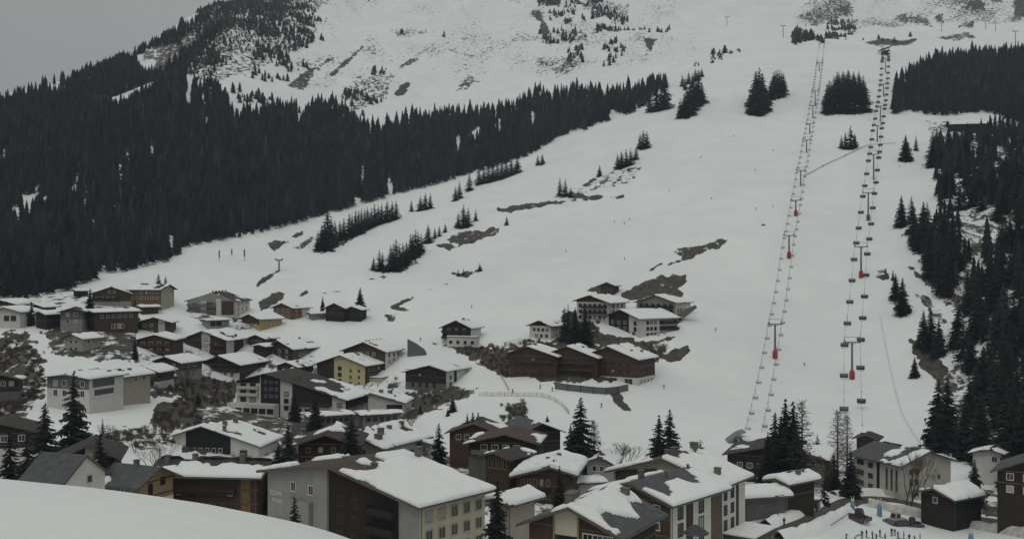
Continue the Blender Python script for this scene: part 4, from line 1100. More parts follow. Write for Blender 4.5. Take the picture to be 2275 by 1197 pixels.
HN = [0]
def house(label, px, py, Y, w1, w2, th, g='L', st=3, pitch=20, rf=0.5, oh=1.3, ohf=1.4, n='chalet', cat='house',
          fl='white', fu='brown', sl=None, su=None, hs=0.4, roof='roofd', snow=(1, 0, 0), snow2=None, T=0.42,
          wf=None, ws=None, at=0, win=(1.25, 1.35), bal=(), panels=(), chim=(), frame='white', extra=None, fh=2.8, minL=8.0, hip=0.0, depth=None, auto=True):
    HN[0] += 1; seed = HN[0] * 7
    sl = sl or fl; su = su or fu
    t_ = math.radians(th)
    if Y >= 385 and auto:                      # on the slopes: stand the house where its foot meets the ground
        Ya = Y
        for _ in range(6):
            Ya = 0.5 * Ya + 0.5 * hit(px, py + st * fh * F / Ya, 340)
        Y = min(max(Ya, 0.8 * Y), 1.12 * Y)
    W = w1 * Y / F / math.cos(t_)
    L = max(w2 * Y / F / max(math.sin(t_), 0.08), minL) if depth is None else depth
    Ht = st * fh
    az = math.atan((px - CX) / F)
    phi = -az - t_ if g == 'L' else -az + t_
    sg = 1 if g == 'L' else -1
    C = at(px, py, Y) if not isinstance(at, int) else AT(px, py, Y)
    R = Matrix.Rotation(phi, 2)
    cl = Vector((sg * W / 2, -L / 2))
    o2 = Vector((C.x, C.y)) - R @ cl
    z0 = C.z - Ht
    # how far the walls must reach down to stand in the ground
    zs = [float(ground((o2 + R @ Vector((sx * W / 2, sy * L / 2))).x, (o2 + R @ Vector((sx * W / 2, sy * L / 2))).y)) for sx in (-1, 1) for sy in (-1, 1)]
    base = min(zs + [z0]) - 0.8
    e = empty(n, (o2.x, o2.y, base), phi)
    tag(e, label, cat, None)
    oz = z0 - base                    # local height of the lowest floor; local z = oz is floor level, oz + Ht the eave at the near corner
    tp = math.tan(math.radians(pitch))
    xr = -W / 2 + rf * W
    ze = oz + Ht                      # eave on the near-corner side
    zr = ze + abs(sg * W / 2 - xr) * tp
    zo = zr - abs(-sg * W / 2 - xr) * tp   # eave on the far side
    zl, zq = (zo, ze) if sg == 1 else (ze, zo)      # left (-x), right (+x)
    zs_ = oz + hs * Ht
    def ztop(x): return zr - abs(x - xr) * tp
    x0, x1, y0, y1 = -W / 2, W / 2, -L / 2, L / 2
    b = MB()
    # lower storey (plaster) and upper storey (boards), front and back, then sides
    for (yy, flip) in ((y0, False), (y1, True)):
        lowq = [(x0, yy, 0), (x1, yy, 0), (x1, yy, zs_), (x0, yy, zs_)]
        upq = [(x0, yy, zs_), (x1, yy, zs_), (x1, yy, zq), (xr, yy, zr), (x0, yy, zl)]
        if flip: lowq, upq = lowq[::-1], upq[::-1]
        b.add(lowq, [(0, 1, 2, 3)], 0); b.add(upq, [(0, 1, 2, 3, 4)], 1)
    for (xx, zt, flip) in ((x1, zq, False), (x0, zl, True)):
        lowq = [(xx, y0, 0), (xx, y1, 0), (xx, y1, min(zs_, zt)), (xx, y0, min(zs_, zt))]
        upq = [(xx, y0, min(zs_, zt)), (xx, y1, min(zs_, zt)), (xx, y1, zt), (xx, y0, zt)]
        if flip: lowq, upq = lowq[::-1], upq[::-1]
        b.add(lowq, [(0, 1, 2, 3)], 2); b.add(upq, [(0, 1, 2, 3)], 3)
    wall = b.build('wall', [M[fl], M[fu], M[sl], M[su]], e)
    # roof
    tk = 0.26
    ya, yb = y0 - ohf, y1 + ohf
    xl, xq = x0 - oh, x1 + oh
    prof = [(xl, ztop(xl)), (xl, ztop(xl) + tk), (xr, zr + tk), (xq, ztop(xq) + tk), (xq, ztop(xq)), (xr, zr)]
    hipf = hip * L
    rv = [(x, ya + (hipf if k in (2, 5) else 0), z) for k, (x, z) in enumerate(prof)] + [(x, yb - (hipf if k in (2, 5) else 0), z) for k, (x, z) in enumerate(prof)]
    rb = MB()
    rb.add(rv, [(0, 1, 7, 6), (1, 2, 8, 7), (2, 3, 9, 8), (3, 4, 10, 9), (4, 5, 11, 10), (5, 0, 6, 11), (0, 5, 2, 1), (5, 4, 3, 2), (6, 7, 8, 11), (11, 8, 9, 10)])
    # barge boards and a few rafter ends
    ro = rb.build('roof', M[roof], e)
    # snow on both planes
    slopes = []
    for side in (-1, 1):
        xe = xq if side == 1 else xl
        zf = ztop(xe)
        vis = (side == sg)
        cv = snow if vis else (snow2 if snow2 is not None else snow)
        sa = abs(xe - xr); sb = yb - ya
        def P(a_, b_, h_, xe=xe, zf=zf):
            yv = ya + b_ * (yb - ya)
            if hipf: yv = (ya + hipf * (1 - a_)) + b_ * ((yb - ya) - 2 * hipf * (1 - a_))
            return (xr + a_ * (xe - xr), yv, zr + a_ * (zf - zr) + tk + h_)
        slopes.append((side, P, sa, sb))
        if cv and cv[0] > 0.02:
            res = 0.3 if Y < 245 else (0.55 if Y < 330 else 0.8)
            na = int(min(max(sa / res, 7), 60)); nb = int(min(max(sb / res, 8), 70))
            o_ = snow_slope('roof_snow', P, na, nb, T, cv[0], cv[1] * (1), cv[2], seed + side, ro, sa, sb)
    for (sd, a_, b_, cw, chh) in chim:
        side, P, sa, sb = slopes[1 if sd * sg > 0 else 0]
        p = P(a_, b_, 0)
        c = MB(); w = cw / 2
        c.box(p[0] - w, p[0] + w, p[1] - w, p[1] + w, p[2] - 0.6, p[2] + chh)
        c.box(p[0] - w * 1.25, p[0] + w * 1.25, p[1] - w * 1.25, p[1] + w * 1.25, p[2] + chh, p[2] + chh + 0.12)
        ch = c.build('chimney', M['stone'], ro)
    if Y < 262:
        xe = xq if sg == 1 else xl
        g_ = MB(); g_.tube((xe + sg * .06, ya, ztop(xe) + .02), (xe + sg * .06, yb, ztop(xe) + .02), .09, n=6); g_.build('gutter', M['metal'], ro)
        xw = sg * (W / 2 + .09)
        d_ = MB(); d_.tube((xw, y0 + .35, 0), (xw, y0 + .35, ze - .1), .06, n=6); d_.tube((xw, y0 + .35, ze - .1), (xe, y0 + .35, ztop(xe)), .06, n=6); d_.build('downpipe', M['metal'], e)
        bgb = MB()
        for (xx, zz) in ((xl, ztop(xl)), (xq, ztop(xq))):
            bgb.add([(xx, ya - .03, zz - .14), (xr, ya - .03, zr - .14), (xr, ya - .03, zr + tk + .03), (xx, ya - .03, zz + tk + .03), (xx, ya + .05, zz - .14), (xr, ya + .05, zr - .14), (xr, ya + .05, zr + tk + .03), (xx, ya + .05, zz + tk + .03)],
                    [(0, 1, 2, 3), (7, 6, 5, 4), (0, 4, 5, 1), (3, 2, 6, 7), (0, 3, 7, 4)])
        bgb.build('bargeboard', M['greywood'], ro)
    # wall faces seen from the valley
    def frame_of(face):
        if face == 'F': return Vector((x0, y0, 0)), Vector((1, 0, 0)), W, 0.0
        if face == 'S':
            if sg == 1: return Vector((x1, y0, 0)), Vector((0, 1, 0)), L, math.pi / 2
            return Vector((x0, y1, 0)), Vector((0, -1, 0)), L, -math.pi / 2
    def fpt(face, u, z, out=0.0):
        o_, d, ln, r_ = frame_of(face)
        nrm = Vector((0, -1, 0)) if face == 'F' else Vector((sg, 0, 0))
        p = o_ + d * (u * ln) + nrm * out
        return Vector((p.x, p.y, z)), r_
    def put_window(face, u, z, w, h, fr=frame, pane='glass'):
        p, r_ = fpt(face, u, z, 0.02)
        fm, pm = window_meshes(w, h, fr, pane)
        wo = put('window', fm, e, p, r_)
        put('pane', pm, wo)
    for face, m_ in (('F', fu), ('S', su)):
        if m_ in ('brown', 'redbrown', 'dark', 'black', 'maroon', 'greywood', 'orange', 'larch') and Y < 520:
            k = 0
            while ze - fh * k > max(oz, zs_) - .1 and k < 6:
                p0, r_ = fpt(face, 0.0, ze - fh * k - (.12 if k == 0 else 0)); ln = W if face == 'F' else L
                bb = MB(); bb.box(.02, ln - .02, -.07, .0, -.11, .11); bb.build('floor_board', M['greywood' if m_ not in ('greywood', 'larch', 'orange') else 'brown'], e, loc=p0, rz=r_)
                k += 1
    rnd = random.Random(seed)
    for face, spec in (('F', wf), ('S', ws)):
        if not spec: continue
        for sp in (spec if isinstance(spec, list) else [spec]):
            nc, nr, u0, u1 = sp[:4]
            ww, hh = sp[4:6] if len(sp) >= 6 else win
            top = sp[6] if len(sp) > 6 else 0
            fr = sp[7] if len(sp) > 7 else frame
            for r_ in range(nr):
                for c_ in range(nc):
                    u = u0 + (u1 - u0) * (c_ + 0.5) / nc
                    z = ze - fh * (r_ + top) - 1.35
                    put_window(face, u, z, ww, hh, fr, 'curtain' if rnd.random() < 0.12 else 'glass')
    for k in range(at_n(at)):
        u = rf + (k - (at_n(at) - 1) / 2) * 0.14
        put_window('F', u, ze + (zr - ze) * 0.32, 0.9, 1.0)
    for (face, u0, u1, dz, mt) in bal:
        p0, r_ = fpt(face, u0, ze - dz); p1, _ = fpt(face, u1, ze - dz)
        ln = (p1 - p0).length
        bb = MB()
        bb.box(0, ln, -1.25, 0.0, -0.16, 0.0)
        nbd = max(2, int(ln / 1.6))
        for k in range(nbd + 1):
            xx = ln * k / nbd
            bb.box(xx - 0.06, xx + 0.06, -1.24, -1.12, 0.0, 1.0)
        bb.box(0, ln, -1.27, -1.2, 0.12, 0.42); bb.box(0, ln, -1.27, -1.2, 0.48, 0.9); bb.box(0, ln, -1.3, -1.16, 0.94, 1.04)
        bb.box(0, 0.06, -1.2, 0, 0.12, 1.0); bb.box(ln - 0.06, ln, -1.2, 0, 0.12, 1.0)
        bb.build('balcony', M[mt], e, loc=p0, rz=r_)
    for pn in panels:
        face, u0, u1, za, zb, mt = pn[:6]
        pr = pn[6] if len(pn) > 6 else 0.07
        p0, r_ = fpt(face, u0, ze + za); p1, _ = fpt(face, u1, ze + za)
        ln = (p1 - p0).length
        bb = MB()
        if face == 'F':      # clip against the gable line
            d_ = 0.05
            def zc(u): return min(ze + zb, ztop(x0 + u * W) - d_) - (ze + za)
            us = sorted({u0, u1, min(max(rf, u0), u1)})
            top = [((u - u0) * W, zc(u)) for u in us]
            pts = [(0, 0), (ln, 0)] + [(a_, z_) for a_, z_ in reversed(top)]
            k = len(pts)
            bb.add([(a_, -pr, z_) for a_, z_ in pts] + [(a_, 0.0, z_) for a_, z_ in pts], [tuple(range(k))] + [(i, i + k, (i + 1) % k + k, (i + 1) % k) for i in range(k)])
        else:
            bb.box(0, ln, -pr, 0, 0, zb - za)
        nm = 'glazing' if mt == 'glass' else ('timber_panel' if mt in ('brown', 'dark', 'black', 'maroon', 'redbrown', 'greywood', 'larch', 'orange') else 'plaster_panel')
        bb.build(nm, M[mt], e, loc=p0, rz=r_)
    if extra:
        extra(dict(e=e, W=W, L=L, ze=ze, zr=zr, xr=xr, sg=sg, fpt=fpt, put_window=put_window, oz=oz, ro=ro, slopes=slopes, fh=fh, ya=ya, yb=yb))
    return e

def at_n(a): return a if isinstance(a, int) else 0
AT = at

def front_block(u0, u1, z0, z1, out, mt, face='F', nwin=0, ww=1.6, wh=1.4, snowtop=True, name='extension'):
    """a lower flat-roofed part standing out from a wall; heights relative to the eave"""
    def f(d):
        p0, r_ = d['fpt'](face, u0, d['ze'] + z0); p1, _ = d['fpt'](face, u1, d['ze'] + z0)
        ln = (p1 - p0).length
        zb = -(d['ze'] + z0)
        b = MB(); b.box(0, ln, -out, 0, zb, z1 - z0)
        o = b.build(name, M[mt], d['e'], loc=p0, rz=r_)
        if snowtop:
            s = MB(); s.box(-0.3, ln + 0.3, -out - 0.4, 0, z1 - z0 + .004, z1 - z0 + 0.2)
            so = s.build('ledge', M['roofd'], o)
            k = MB(); k.box(-0.2, ln + 0.2, -out - 0.3, -0.05, z1 - z0 + .205, z1 - z0 + 0.5)
            k.build('roof_snow', M['snow'], o)
        for k in range(nwin):
            fm, pm = window_meshes(ww, wh, 'white' if mt != 'white' else 'dark', 'glass')
            w_ = put('window', pm, o, ((k + .5) / nwin * ln, -out - 0.02, (z1 - z0) * 0.5))
    return f

def both(*fs):
    def f(d):
        for q in fs: q(d)
    return f

def ridge_vents(n, h=0.9):
    def f(d):
        for k in range(n):
            yv = d['ya'] + (d['yb'] - d['ya']) * (k + .8) / (n + .6)
            b = MB(); b.box(d['xr'] - .35, d['xr'] + .35, yv - .35, yv + .35, d['zr'], d['zr'] + h)
            b.build('chimney', M['stone'], d['ro'])
    return f

def lettering(lines, u, z, size, face='F'):
    def f(d):
        for k, s in enumerate(lines):
            cu = bpy.data.curves.new('lettering', 'FONT')
            cu.body = s; cu.size = size; cu.extrude = 0.02; cu.align_x = 'LEFT'
            tmp = bpy.data.objects.new('lettering', cu); scene.collection.objects.link(tmp)
            dg = bpy.context.evaluated_depsgraph_get()
            me = bpy.data.meshes.new_from_object(tmp.evaluated_get(dg))
            bpy.data.objects.remove(tmp)
            me.materials.clear(); me.materials.append(M['letter'])
            p, r_ = d['fpt'](face, u + 0.018 * k, d['ze'] + z - k * size * 1.05, 0.05)
            o = put('lettering', me, d['e'], p, r_); o.rotation_euler = (math.pi / 2, 0, r_)
    return f

# ---------------------------------------------------------------- nearest row
house('large cream and grey hotel with thick snow roof and pale lettering, nearest in the foreground', 932, 1122, 150, 390, 155, 46, st=6, pitch=9.5, rf=0.47, n='hotel', cat='hotel', fl='grey', fu='grey', sl='cream', su='cream',
      roof='roofb', snow=(0.90, 0.35, 0.25), snow2=(0.16, 0.5, 0), T=0.6, win=(1.15, 1.5), wf=[(2, 1, .13, .38, 1.1, 1.4, 0.0), (2, 4, .47, .66, 1.2, 1.4, 0.2, 'brown')],
      ws=(5, 4, .04, .99, 1.25, 1.5, 0.25, 'beige'), panels=[('F', .44, .88, -17, 9, 'maroon'), ('F', .715, .86, -17, 0.6, 'black', .1), ('F', .34, .435, -17, 9, 'grey', .25)],
      bal=[('F', .70, .875, 2.6, 'dark'), ('F', .70, .875, 5.4, 'dark'), ('F', .70, .875, 8.2, 'dark')], chim=[(1, .22, .35, .8, .9), (1, .2, .95, 1.0, 2.0), (1, .25, .2, .4, .9)],
      extra=both(lettering(['SCHW', 'WAN'], .018, -3.5, 1.15), front_block(.17, .33, -12, -3.2, .9, 'grey', snowtop=False, name='porch')))
house('small beige annex with rounded snow roof behind the cream hotel', 1128, 1118, 165, 40, 44, 40, st=3, pitch=16, n='annex', fl='beige', fu='beige', hs=.5, T=.7, depth=7)
house('timber chalet with blue-dark glazing and snow-patched grey roof in the foreground', 1372, 1184, 132, 205, 60, 24, st=3, pitch=22, n='chalet', fl='brown', fu='redbrown', sl='dark', su='dark', roof='roofg', snow=(.58, -.9, -.2), snow2=(.45, -.6, -.1), T=.5,
      panels=[('F', .30, .56, -8, -1.3, 'glass', .1), ('F', .29, .57, -1.2, 3, 'cream', .12), ('F', .285, .305, -8, 3, 'larch', .2), ('F', .56, .58, -8, 3, 'larch', .2)], wf=(3, 2, .62, .95), chim=[(-1, .25, .35, 1.2, 1.6), (-1, .06, .1, 1.0, 1.6), (1, .3, .85, 1.0, 1.2)], depth=13, bal=[('F', .6, .98, 3.4, 'redbrown')])
house('dark timber and white house with two rows of windows, right of the blue-glazed chalet', 1490, 1117, 165, 170, 82, 33, st=5, pitch=17, n='apartment_house', fl='dark', fu='brown', sl='white', su='white', roof='roofg', snow=(.62, .5, .1), snow2=(.35, .3, 0), T=.5,
      panels=[('S', .29, .42, -14, -.1, 'brown'), ('S', .78, 1.0, -14, -.1, 'greywood')], ws=[(1, 3, .10, .26, 1.3, 1.9, .25, 'brown'), (1, 3, .50, .66, 1.3, 1.9, .25, 'brown')], wf=(4, 2, .25, .9, 1.0, 1.1), chim=[(-1, .15, .3, .8, 1.4), (1, .15, .5, .4, 1.0), (1, .1, .9, .35, .9)], depth=16)
house('white and brown hotel with a broad snow roof beside the road', 1601, 1076, 190, 250, 52, 25, st=4.5, pitch=17, n='hotel', cat='hotel', fl='cream', fu='beige', sl='white', su='white', hs=.3, roof='roofb', snow=(.95, .6, 0), snow2=(.3, .5, 0), T=.6,
      panels=[('F', .90, 1.0, -13, 2, 'dark'), ('F', .02, .42, -13, 1.5, 'brown'), ('S', .62, .72, -13, -.1, 'brown')], ws=[(2, 3, .05, .6, 1.1, 1.6, .35, 'dark')], wf=[(2, 2, .55, .85, 1.8, 1.0, 0)], chim=[(1, .75, .3, 1.0, 1.6), (1, .05, .9, 1.3, 1.6), (-1, .1, .55, 1.1, 1.3), (-1, .05, .25, .8, 1.3)], depth=11,
      extra=front_block(.1, 1.0, -13, -9.5, 6, 'greywood', 'S', 4, 1.0, 1.6))
house('low building under a deep snow roof by the road', 1657, 1102, 212, 26, 60, 62, st=3, pitch=17, n='house', fl='greyd', fu='greyd', T=.8, depth=9, minL=6)
house('narrow beige house with red shutters and snow cap by the road', 1750, 1072, 216, 36, 24, 38, st=3, pitch=14, n='house', fl='cream', fu='cream', sl='dark', su='dark', T=.8, wf=(1, 2, .1, .4, .9, 1.6, .2, 'pad'), chim=[(1, .4, .5, .9, 1.5)], depth=9)
house('large dark gabled building half hidden by spruces at the lift station', 1832, 1022, 272, 214, 14, 5, st=3.4, pitch=13, n='hotel', cat='hotel', fl='beige', fu='dark', sl='beige', hs=.2, rf=.5, roof='roofd', snow=(.6, .6, .2), snow2=(.12, .2, .3), T=.4,
      panels=[('F', .80, 1.0, -10, 2, 'beige')], wf=[(2, 3, .81, .97, 1.8, 1.2, 0, 'dark'), (5, 2, .08, .6, 1.2, 1.2, .5)], depth=18)
house('long beige block of flats with snow patch on its roof', 2002, 1032, 265, 106, 104, 46, 'R', st=4, pitch=17, n='apartment_block', cat='building', fl='ivory', fu='ivory', roof='roofg', snow=(.34, .1, -1.3), snow2=(.62, .5, 0), T=.4,
      wf=[(2, 3, .14, .36, 1.1, 1.4, .3, 'grey'), (2, 2, .6, .8, .8, 1.0, 1, 'grey')], ws=[(1, 3, .06, .24, 2.3, 1.3, .1, 'grey'), (1, 3, .30, .44, 1.6, 1.3, .2, 'grey'), (3, 2, .66, .96, .5, 2.6, .6, 'grey')], panels=[('S', .50, .56, -11, -.2, 'black')],
      chim=[(1, .1, .2, 1.6, .8), (-1, .1, .25, .7, .6), (-1, .5, .6, .9, .4)])
house('dark hut with a thick snow cap beside the practice slope', 2118, 1106, 236, 68, 58, 36, st=1.6, pitch=17, n='hut', cat='hut', fl='dark', fu='maroon', sl='black', su='black', snow=(1, 0, 0), snow2=(.15, .4, 0), T=.7, oh=1.4, wf=(1, 1, .3, .6, 1.0, 1.2))
house('dark red-brown house cut by the right picture edge', 2420, 1062, 222, 186, 8, 4, st=3, pitch=24, n='house', fl='dark', fu='maroon', roof='roofg', snow=None, T=.4, depth=13, wf=(4, 2, .05, .8))
house('small white house with snow-edged roof in the wood on the right', 2240, 1012, 285, 72, 12, 9, st=2.4, pitch=15, n='house', fl='white', fu='white', snow=(.8, .5, 0), snow2=(.5, 0, 0), wf=[(2, 1, .5, .95)], depth=9)
house('dark hut of the bubble lift station behind the flats', 1945, 975, 330, 40, 10, 10, st=1.6, pitch=18, n='lift_hut', cat='hut', fl='dark', fu='dark', snow=None, depth=7, chim=[(1, .1, .4, .9, .8), (-1, .4, .4, .9, .6)])
# ---------------------------------------------------------------- second row
house('brown timber chalet with an arched snow roof and small windows in the centre foreground', 1272, 1052, 214, 126, 18, 8, st=3.4, pitch=15, n='chalet', fl='brown', fu='brown', snow=(1, 0, 0), snow2=(.93, .3, 0), T=.8, rf=.62, wf=[(5, 2, .06, .62, .55, 1.4, .3, 'larch')], depth=15, chim=[(1, .05, .6, .8, 1.0), (-1, .2, .45, .7, 1.0)], bal=[('F', 0, .6, 4.2, 'dark')])
house('brown wing with tall paired windows left of the arched snow roof', 1130, 1016, 226, 52, 40, 35, st=3, pitch=14, n='chalet', fl='brown', fu='brown', roof='roofd', snow=(.12, .5, .4), snow2=None, wf=[(4, 1, .08, .95, .6, 2.1, .1, 'larch')])
house('brown chalet with maroon roof and thin snow strip', 1108, 962, 292, 110, 16, 10, st=2.6, pitch=19, n='chalet', fl='redbrown', fu='redbrown', roof='roofb', snow=(.25, .2, .5), snow2=(.12, .6, .6), wf=(3, 1, .1, .6), depth=12, chim=[(1, .1, .5, .9, 1.2)])
house('large bare dark brown roof over a chalet with a blue-grey gallery', 1190, 984, 262, 150, 12, 8, st=2.2, pitch=14, n='chalet', fl='greyd', fu='dark', roof='roofb', rf=.55, snow=(.16, .9, .1), snow2=None, wf=(4, 1, .15, .8, 1.5, 1.2), depth=14, bal=[('F', .05, .9, 3.0, 'galv')])
house('grey-black barn with pale bare roof below the orange net fence', 1158, 962, 298, 88, 22, 22, 'R', st=2.2, pitch=22, n='barn', cat='barn', fl='dark', fu='black', sl='greywood', su='greywood', roof='roofg', snow=(.03, 0, 0), snow2=(.2, .9, 0), depth=15)
house('white house with twin snow roof bands and balconies', 846, 994, 238, 122, 80, 36, st=4, pitch=20, n='house', fl='white', fu='white', su='white', roof='roofd', snow=(.9, 0, .1), snow2=(.3, 0, 0), T=.55, ws=[(1, 3, .22, .42, .8, 1.2, .6, 'grey'), (1, 2, .7, .95, 1.8, 1.2, .2, 'grey')], wf=(1, 2, .6, .8, .8, 1.0), bal=[('S', .62, 1.0, 3.2, 'greyd'), ('S', .62, 1.0, 6.0, 'greyd')],
      chim=[(1, .45, .3, 1.2, 1.9), (1, .3, .55, .9, 1.2), (1, .62, .16, 1.4, 1.6), (1, .2, .85, .9, 1.0)], depth=19)
house('very dark maroon timber house with small pale windows', 786, 985, 222, 122, 14, 8, st=4, pitch=19, n='chalet', fl='maroon', fu='maroon', roof='roofd', snow=(.22, -.4, .2), snow2=(.16, .1, -.4), wf=[(3, 3, .06, .75, .75, .95, .0, 'larch')], depth=14)
house('dark-fronted hotel with white corners under a lumpy snow roof', 574, 990, 302, 188, 46, 22, st=3, pitch=17, rf=.36, n='hotel', cat='hotel', fl='white', fu='white', sl='white', snow=(.86, .1, .0), snow2=(.45, .2, 0), T=.6,
      panels=[('F', .16, .68, -9, 6, 'black'), ('F', .0, .02, -9, 1, 'black')], wf=[(5, 2, .22, .6, 1.0, 1.1, .1), (1, 2, .76, .9, 2.0, 1.4, .3, 'dark'), (1, 2, .04, .14, 1.4, 1.8, .1, 'dark')], chim=[(1, .35, .1, .9, 2.0), (1, .2, .45, 1.1, 1.4), (1, .25, .75, 1.2, 1.8), (1, .6, .7, .6, .8), (-1, .1, .5, .6, 1.0)],
      bal=[('F', .74, .92, 4.0, 'dark')])
house('big black-panelled hotel with white bays and a long low gable', 768, 888, 402, 248, 58, 26, auto=False, st=2.6, pitch=14.5, rf=.27, n='hotel', cat='hotel', fl='white', fu='white', sl='white', su='dark', roof='roofd', snow=(.34, .9, .3), snow2=(.12, .2, .5), T=.5, hs=.5,
      panels=[('F', .23, .41, -8.5, 12, 'black'), ('F', .0, .22, 5.3, 14, 'black', .08), ('F', .52, .88, -2.6, 6, 'dark', .09)], wf=[(2, 3, .02, .20, 2.3, 1.6, -2.0, 'dark'), (3, 3, .25, .40, 1.1, .9, -2.6, 'grey'), (1, 3, .43, .5, 1.8, 1.6, -1.0, 'dark'), (4, 2, .54, .86, 2.2, 1.6, .35, 'dark'), (1, 2, .9, .99, 2.0, 1.5, .3, 'dark')],
      ws=[(7, 1, .05, .95, .9, 1.9, .9, 'white')], bal=[('F', .53, .87, 2.7, 'brown'), ('F', .02, .21, -3.1, 'white'), ('F', .02, .21, -.3, 'white'), ('S', .0, 1.0, 2.6, 'dark')], chim=[(1, .3, .3, 1.8, 1.6), (1, .35, .8, 1.4, 1.4), (1, .7, .6, .8, .8)],
      extra=front_block(-.04, .40, -8, -2.6, 4, 'white', 'F', 6, 3.0, 2.2, False))
house('white annex with a long falling snow roof right of the black-panelled hotel', 896, 894, 397, 78, 20, 12, auto=False, st=2.1, pitch=15, rf=.1, n='annex', cat='hotel', fl='white', fu='white', snow=(.9, .2, 0), snow2=(.4, .3, 0), T=.5, wf=[(3, 1, .55, .95, 2.2, 1.3, .1, 'dark')], depth=16, chim=[(1, .2, .3, 1.4, 1.4), (1, .4, .5, 1.6, 1.5), (1, .6, .3, .7, .9)])
house('yellow house with brown boarded wing and dormered snow roof', 811, 812, 432, 108, 60, 31, st=3, pitch=18, n='house', fl='yellow', fu='yellow', sl='brown', su='brown', roof='roofd', snow=(.93, .3, 0), snow2=(.25, .2, 0), panels=[('F', .0, .36, -12, 6, 'dark')], wf=[(2, 3, .62, .96, 1.1, 1.4, .4, 'yellow'), (1, 3, .40, .56, 1.6, 1.6, .1, 'dark')], ws=[(5, 2, .05, .95, 1.2, 1.3, .2, 'greywood')], chim=[(1, .25, .4, .9, 1.0)],
      extra=both(front_block(.15, 1.0, -12, -5.6, 6, 'cream', 'S', 6, 1.6, 1.6)))
house('white chalet with brown gable and chimneys on its ridge, behind the yellow house', 856, 781, 474, 94, 38, 27, st=3, pitch=20, n='chalet', fl='brown', fu='brown', sl='white', su='white', snow=(.95, .2, 0), snow2=(.4, 0, 0), ws=[(3, 2, .1, .9, 1.0, 1.5, .2, 'dark')], wf=(4, 1, .2, .8), extra=ridge_vents(5))
house('dark brown chalet with half-snowed roof and beige long side', 651, 775, 482, 60, 58, 45, st=2.3, pitch=21, n='chalet', fl='dark', fu='dark', sl='greywood', su='greywood', snow=(.92, .1, 0), snow2=(.5, .3, 0), ws=(4, 1, .2, .8, 1.1, 1.4, .6), wf=(3, 2, .1, .9), chim=[(1, .05, .7, .8, .9)])
house('small snow-roofed shed left of the half-snowed brown chalet', 590, 770, 470, 26, 22, 35, st=1.8, pitch=12, n='shed', cat='shed', fl='dark', fu='dark', T=.6, minL=6)
house('black-brown chalet with clean rectangular snow roof and white ground floor', 532, 810, 402, 86, 62, 33, st=2.3, pitch=19, n='chalet', fl='white', fu='black', sl='dark', su='dark', hs=.45, snow=(1, 0, 0), snow2=(.5, .2, .2), wf=[(5, 1, .05, .9, 1.4, 1.6, 1.1, 'white'), (3, 1, .2, .8, 1.1, 1.0, -.1, 'brown')], bal=[('F', .05, .95, 2.7, 'brown')])
house('brick-brown hotel with a white window strip down its gable', 503, 756, 470, 100, 52, 27, st=3.2, pitch=19, rf=.5, n='hotel', cat='hotel', fl='redbrown', fu='brown', sl='white', su='white', snow=(.88, .2, 0), snow2=(.8, .2, 0), panels=[('F', .47, .65, -10, 4, 'white'), ('S', .32, .72, -10, -.2, 'dark')], wf=[(1, 4, .5, .62, 1.6, 1.4, -.6, 'dark'), (3, 3, .02, .44, 1.6, 1.4, .2, 'dark'), (2, 3, .7, .98, 1.6, 1.4, .2, 'dark')],
      bal=[('F', .02, .46, 2.5, 'redbrown'), ('F', .66, .98, 2.5, 'redbrown'), ('F', .02, .46, 5.3, 'redbrown'), ('F', .66, .98, 5.3, 'redbrown'), ('F', .02, .46, 8.1, 'redbrown'), ('F', .66, .98, 8.1, 'redbrown')], chim=[(1, .8, .5, .9, 1.4)])
house('brick-brown house with white balcony posts left of the brick-brown hotel', 384, 755, 452, 76, 14, 16, st=3.2, pitch=15, n='house', fl='redbrown', fu='brown', snow=(1, 0, 0), snow2=(.95, .2, 0), T=.6, wf=[(4, 3, .05, .95, 1.4, 1.4, .1, 'white')], bal=[('F', .05, .95, 2.6, 'redbrown'), ('F', .05, .95, 5.4, 'redbrown')], depth=16)
house('grey house with a neat square snow roof and leafless tree in front', 402, 806, 400, 62, 46, 36, st=2.1, pitch=18, n='house', fl='greyd', fu='dark', sl='grey', su='greywood', snow=(1, 0, 0), snow2=(.7, .2, 0), wf=(3, 2, .1, .9), ws=(2, 1, .2, .8))
house('large grey hotel with a truncated bare roof and white pillars', 522, 668, 552, 102, 32, 20, st=3.2, pitch=19, n='hotel', cat='hotel', fl='white', fu='grey', sl='white', su='white', roof='roofd', hip=.34, snow=(.1, .2, 0), snow2=(.06, 0, 0), hs=.25, panels=[('F', .28, .4, -9, -.1, 'white'), ('F', .60, .70, -9, 1, 'white'), ('F', .72, .97, -9, -.1, 'brown')],
      wf=[(3, 3, .02, .26, 1.8, 1.6, .2, 'white'), (3, 3, .4, .6, 1.6, 1.6, .2, 'dark')], ws=[(3, 3, .1, .9, 1.4, 1.9, .1, 'white')], bal=[('F', .0, .6, 2.6, 'greyd'), ('F', .0, .6, 5.4, 'greyd'), ('F', -.06, 1.0, 8.2, 'white')], depth=22, extra=ridge_vents(5, .8))
house('honey-coloured timber chalet with white end under a bare brown slope', 650, 684, 545, 42, 38, 40, st=2.2, pitch=19, n='chalet', fl='orange', fu='orange', sl='orange', su='orange', snow=(1, 0, 0), snow2=(.5, 0, 0), panels=[('S', .55, 1.0, -8, -.1, 'white')], wf=(3, 2, .1, .9), ws=(3, 2, .1, .95))
house('ochre house with snow roof below the honey-coloured chalet', 576, 709, 512, 38, 50, 50, st=2.1, pitch=18, n='house', fl='ochre', fu='brown', sl='ochre', su='ochre', hs=.55, snow=(1, 0, 0), snow2=(.5, 0, 0), wf=(4, 1, .05, .9, 1.1, 1.2, .6), ws=(3, 1, .3, .9, 1.2, .9, .7))
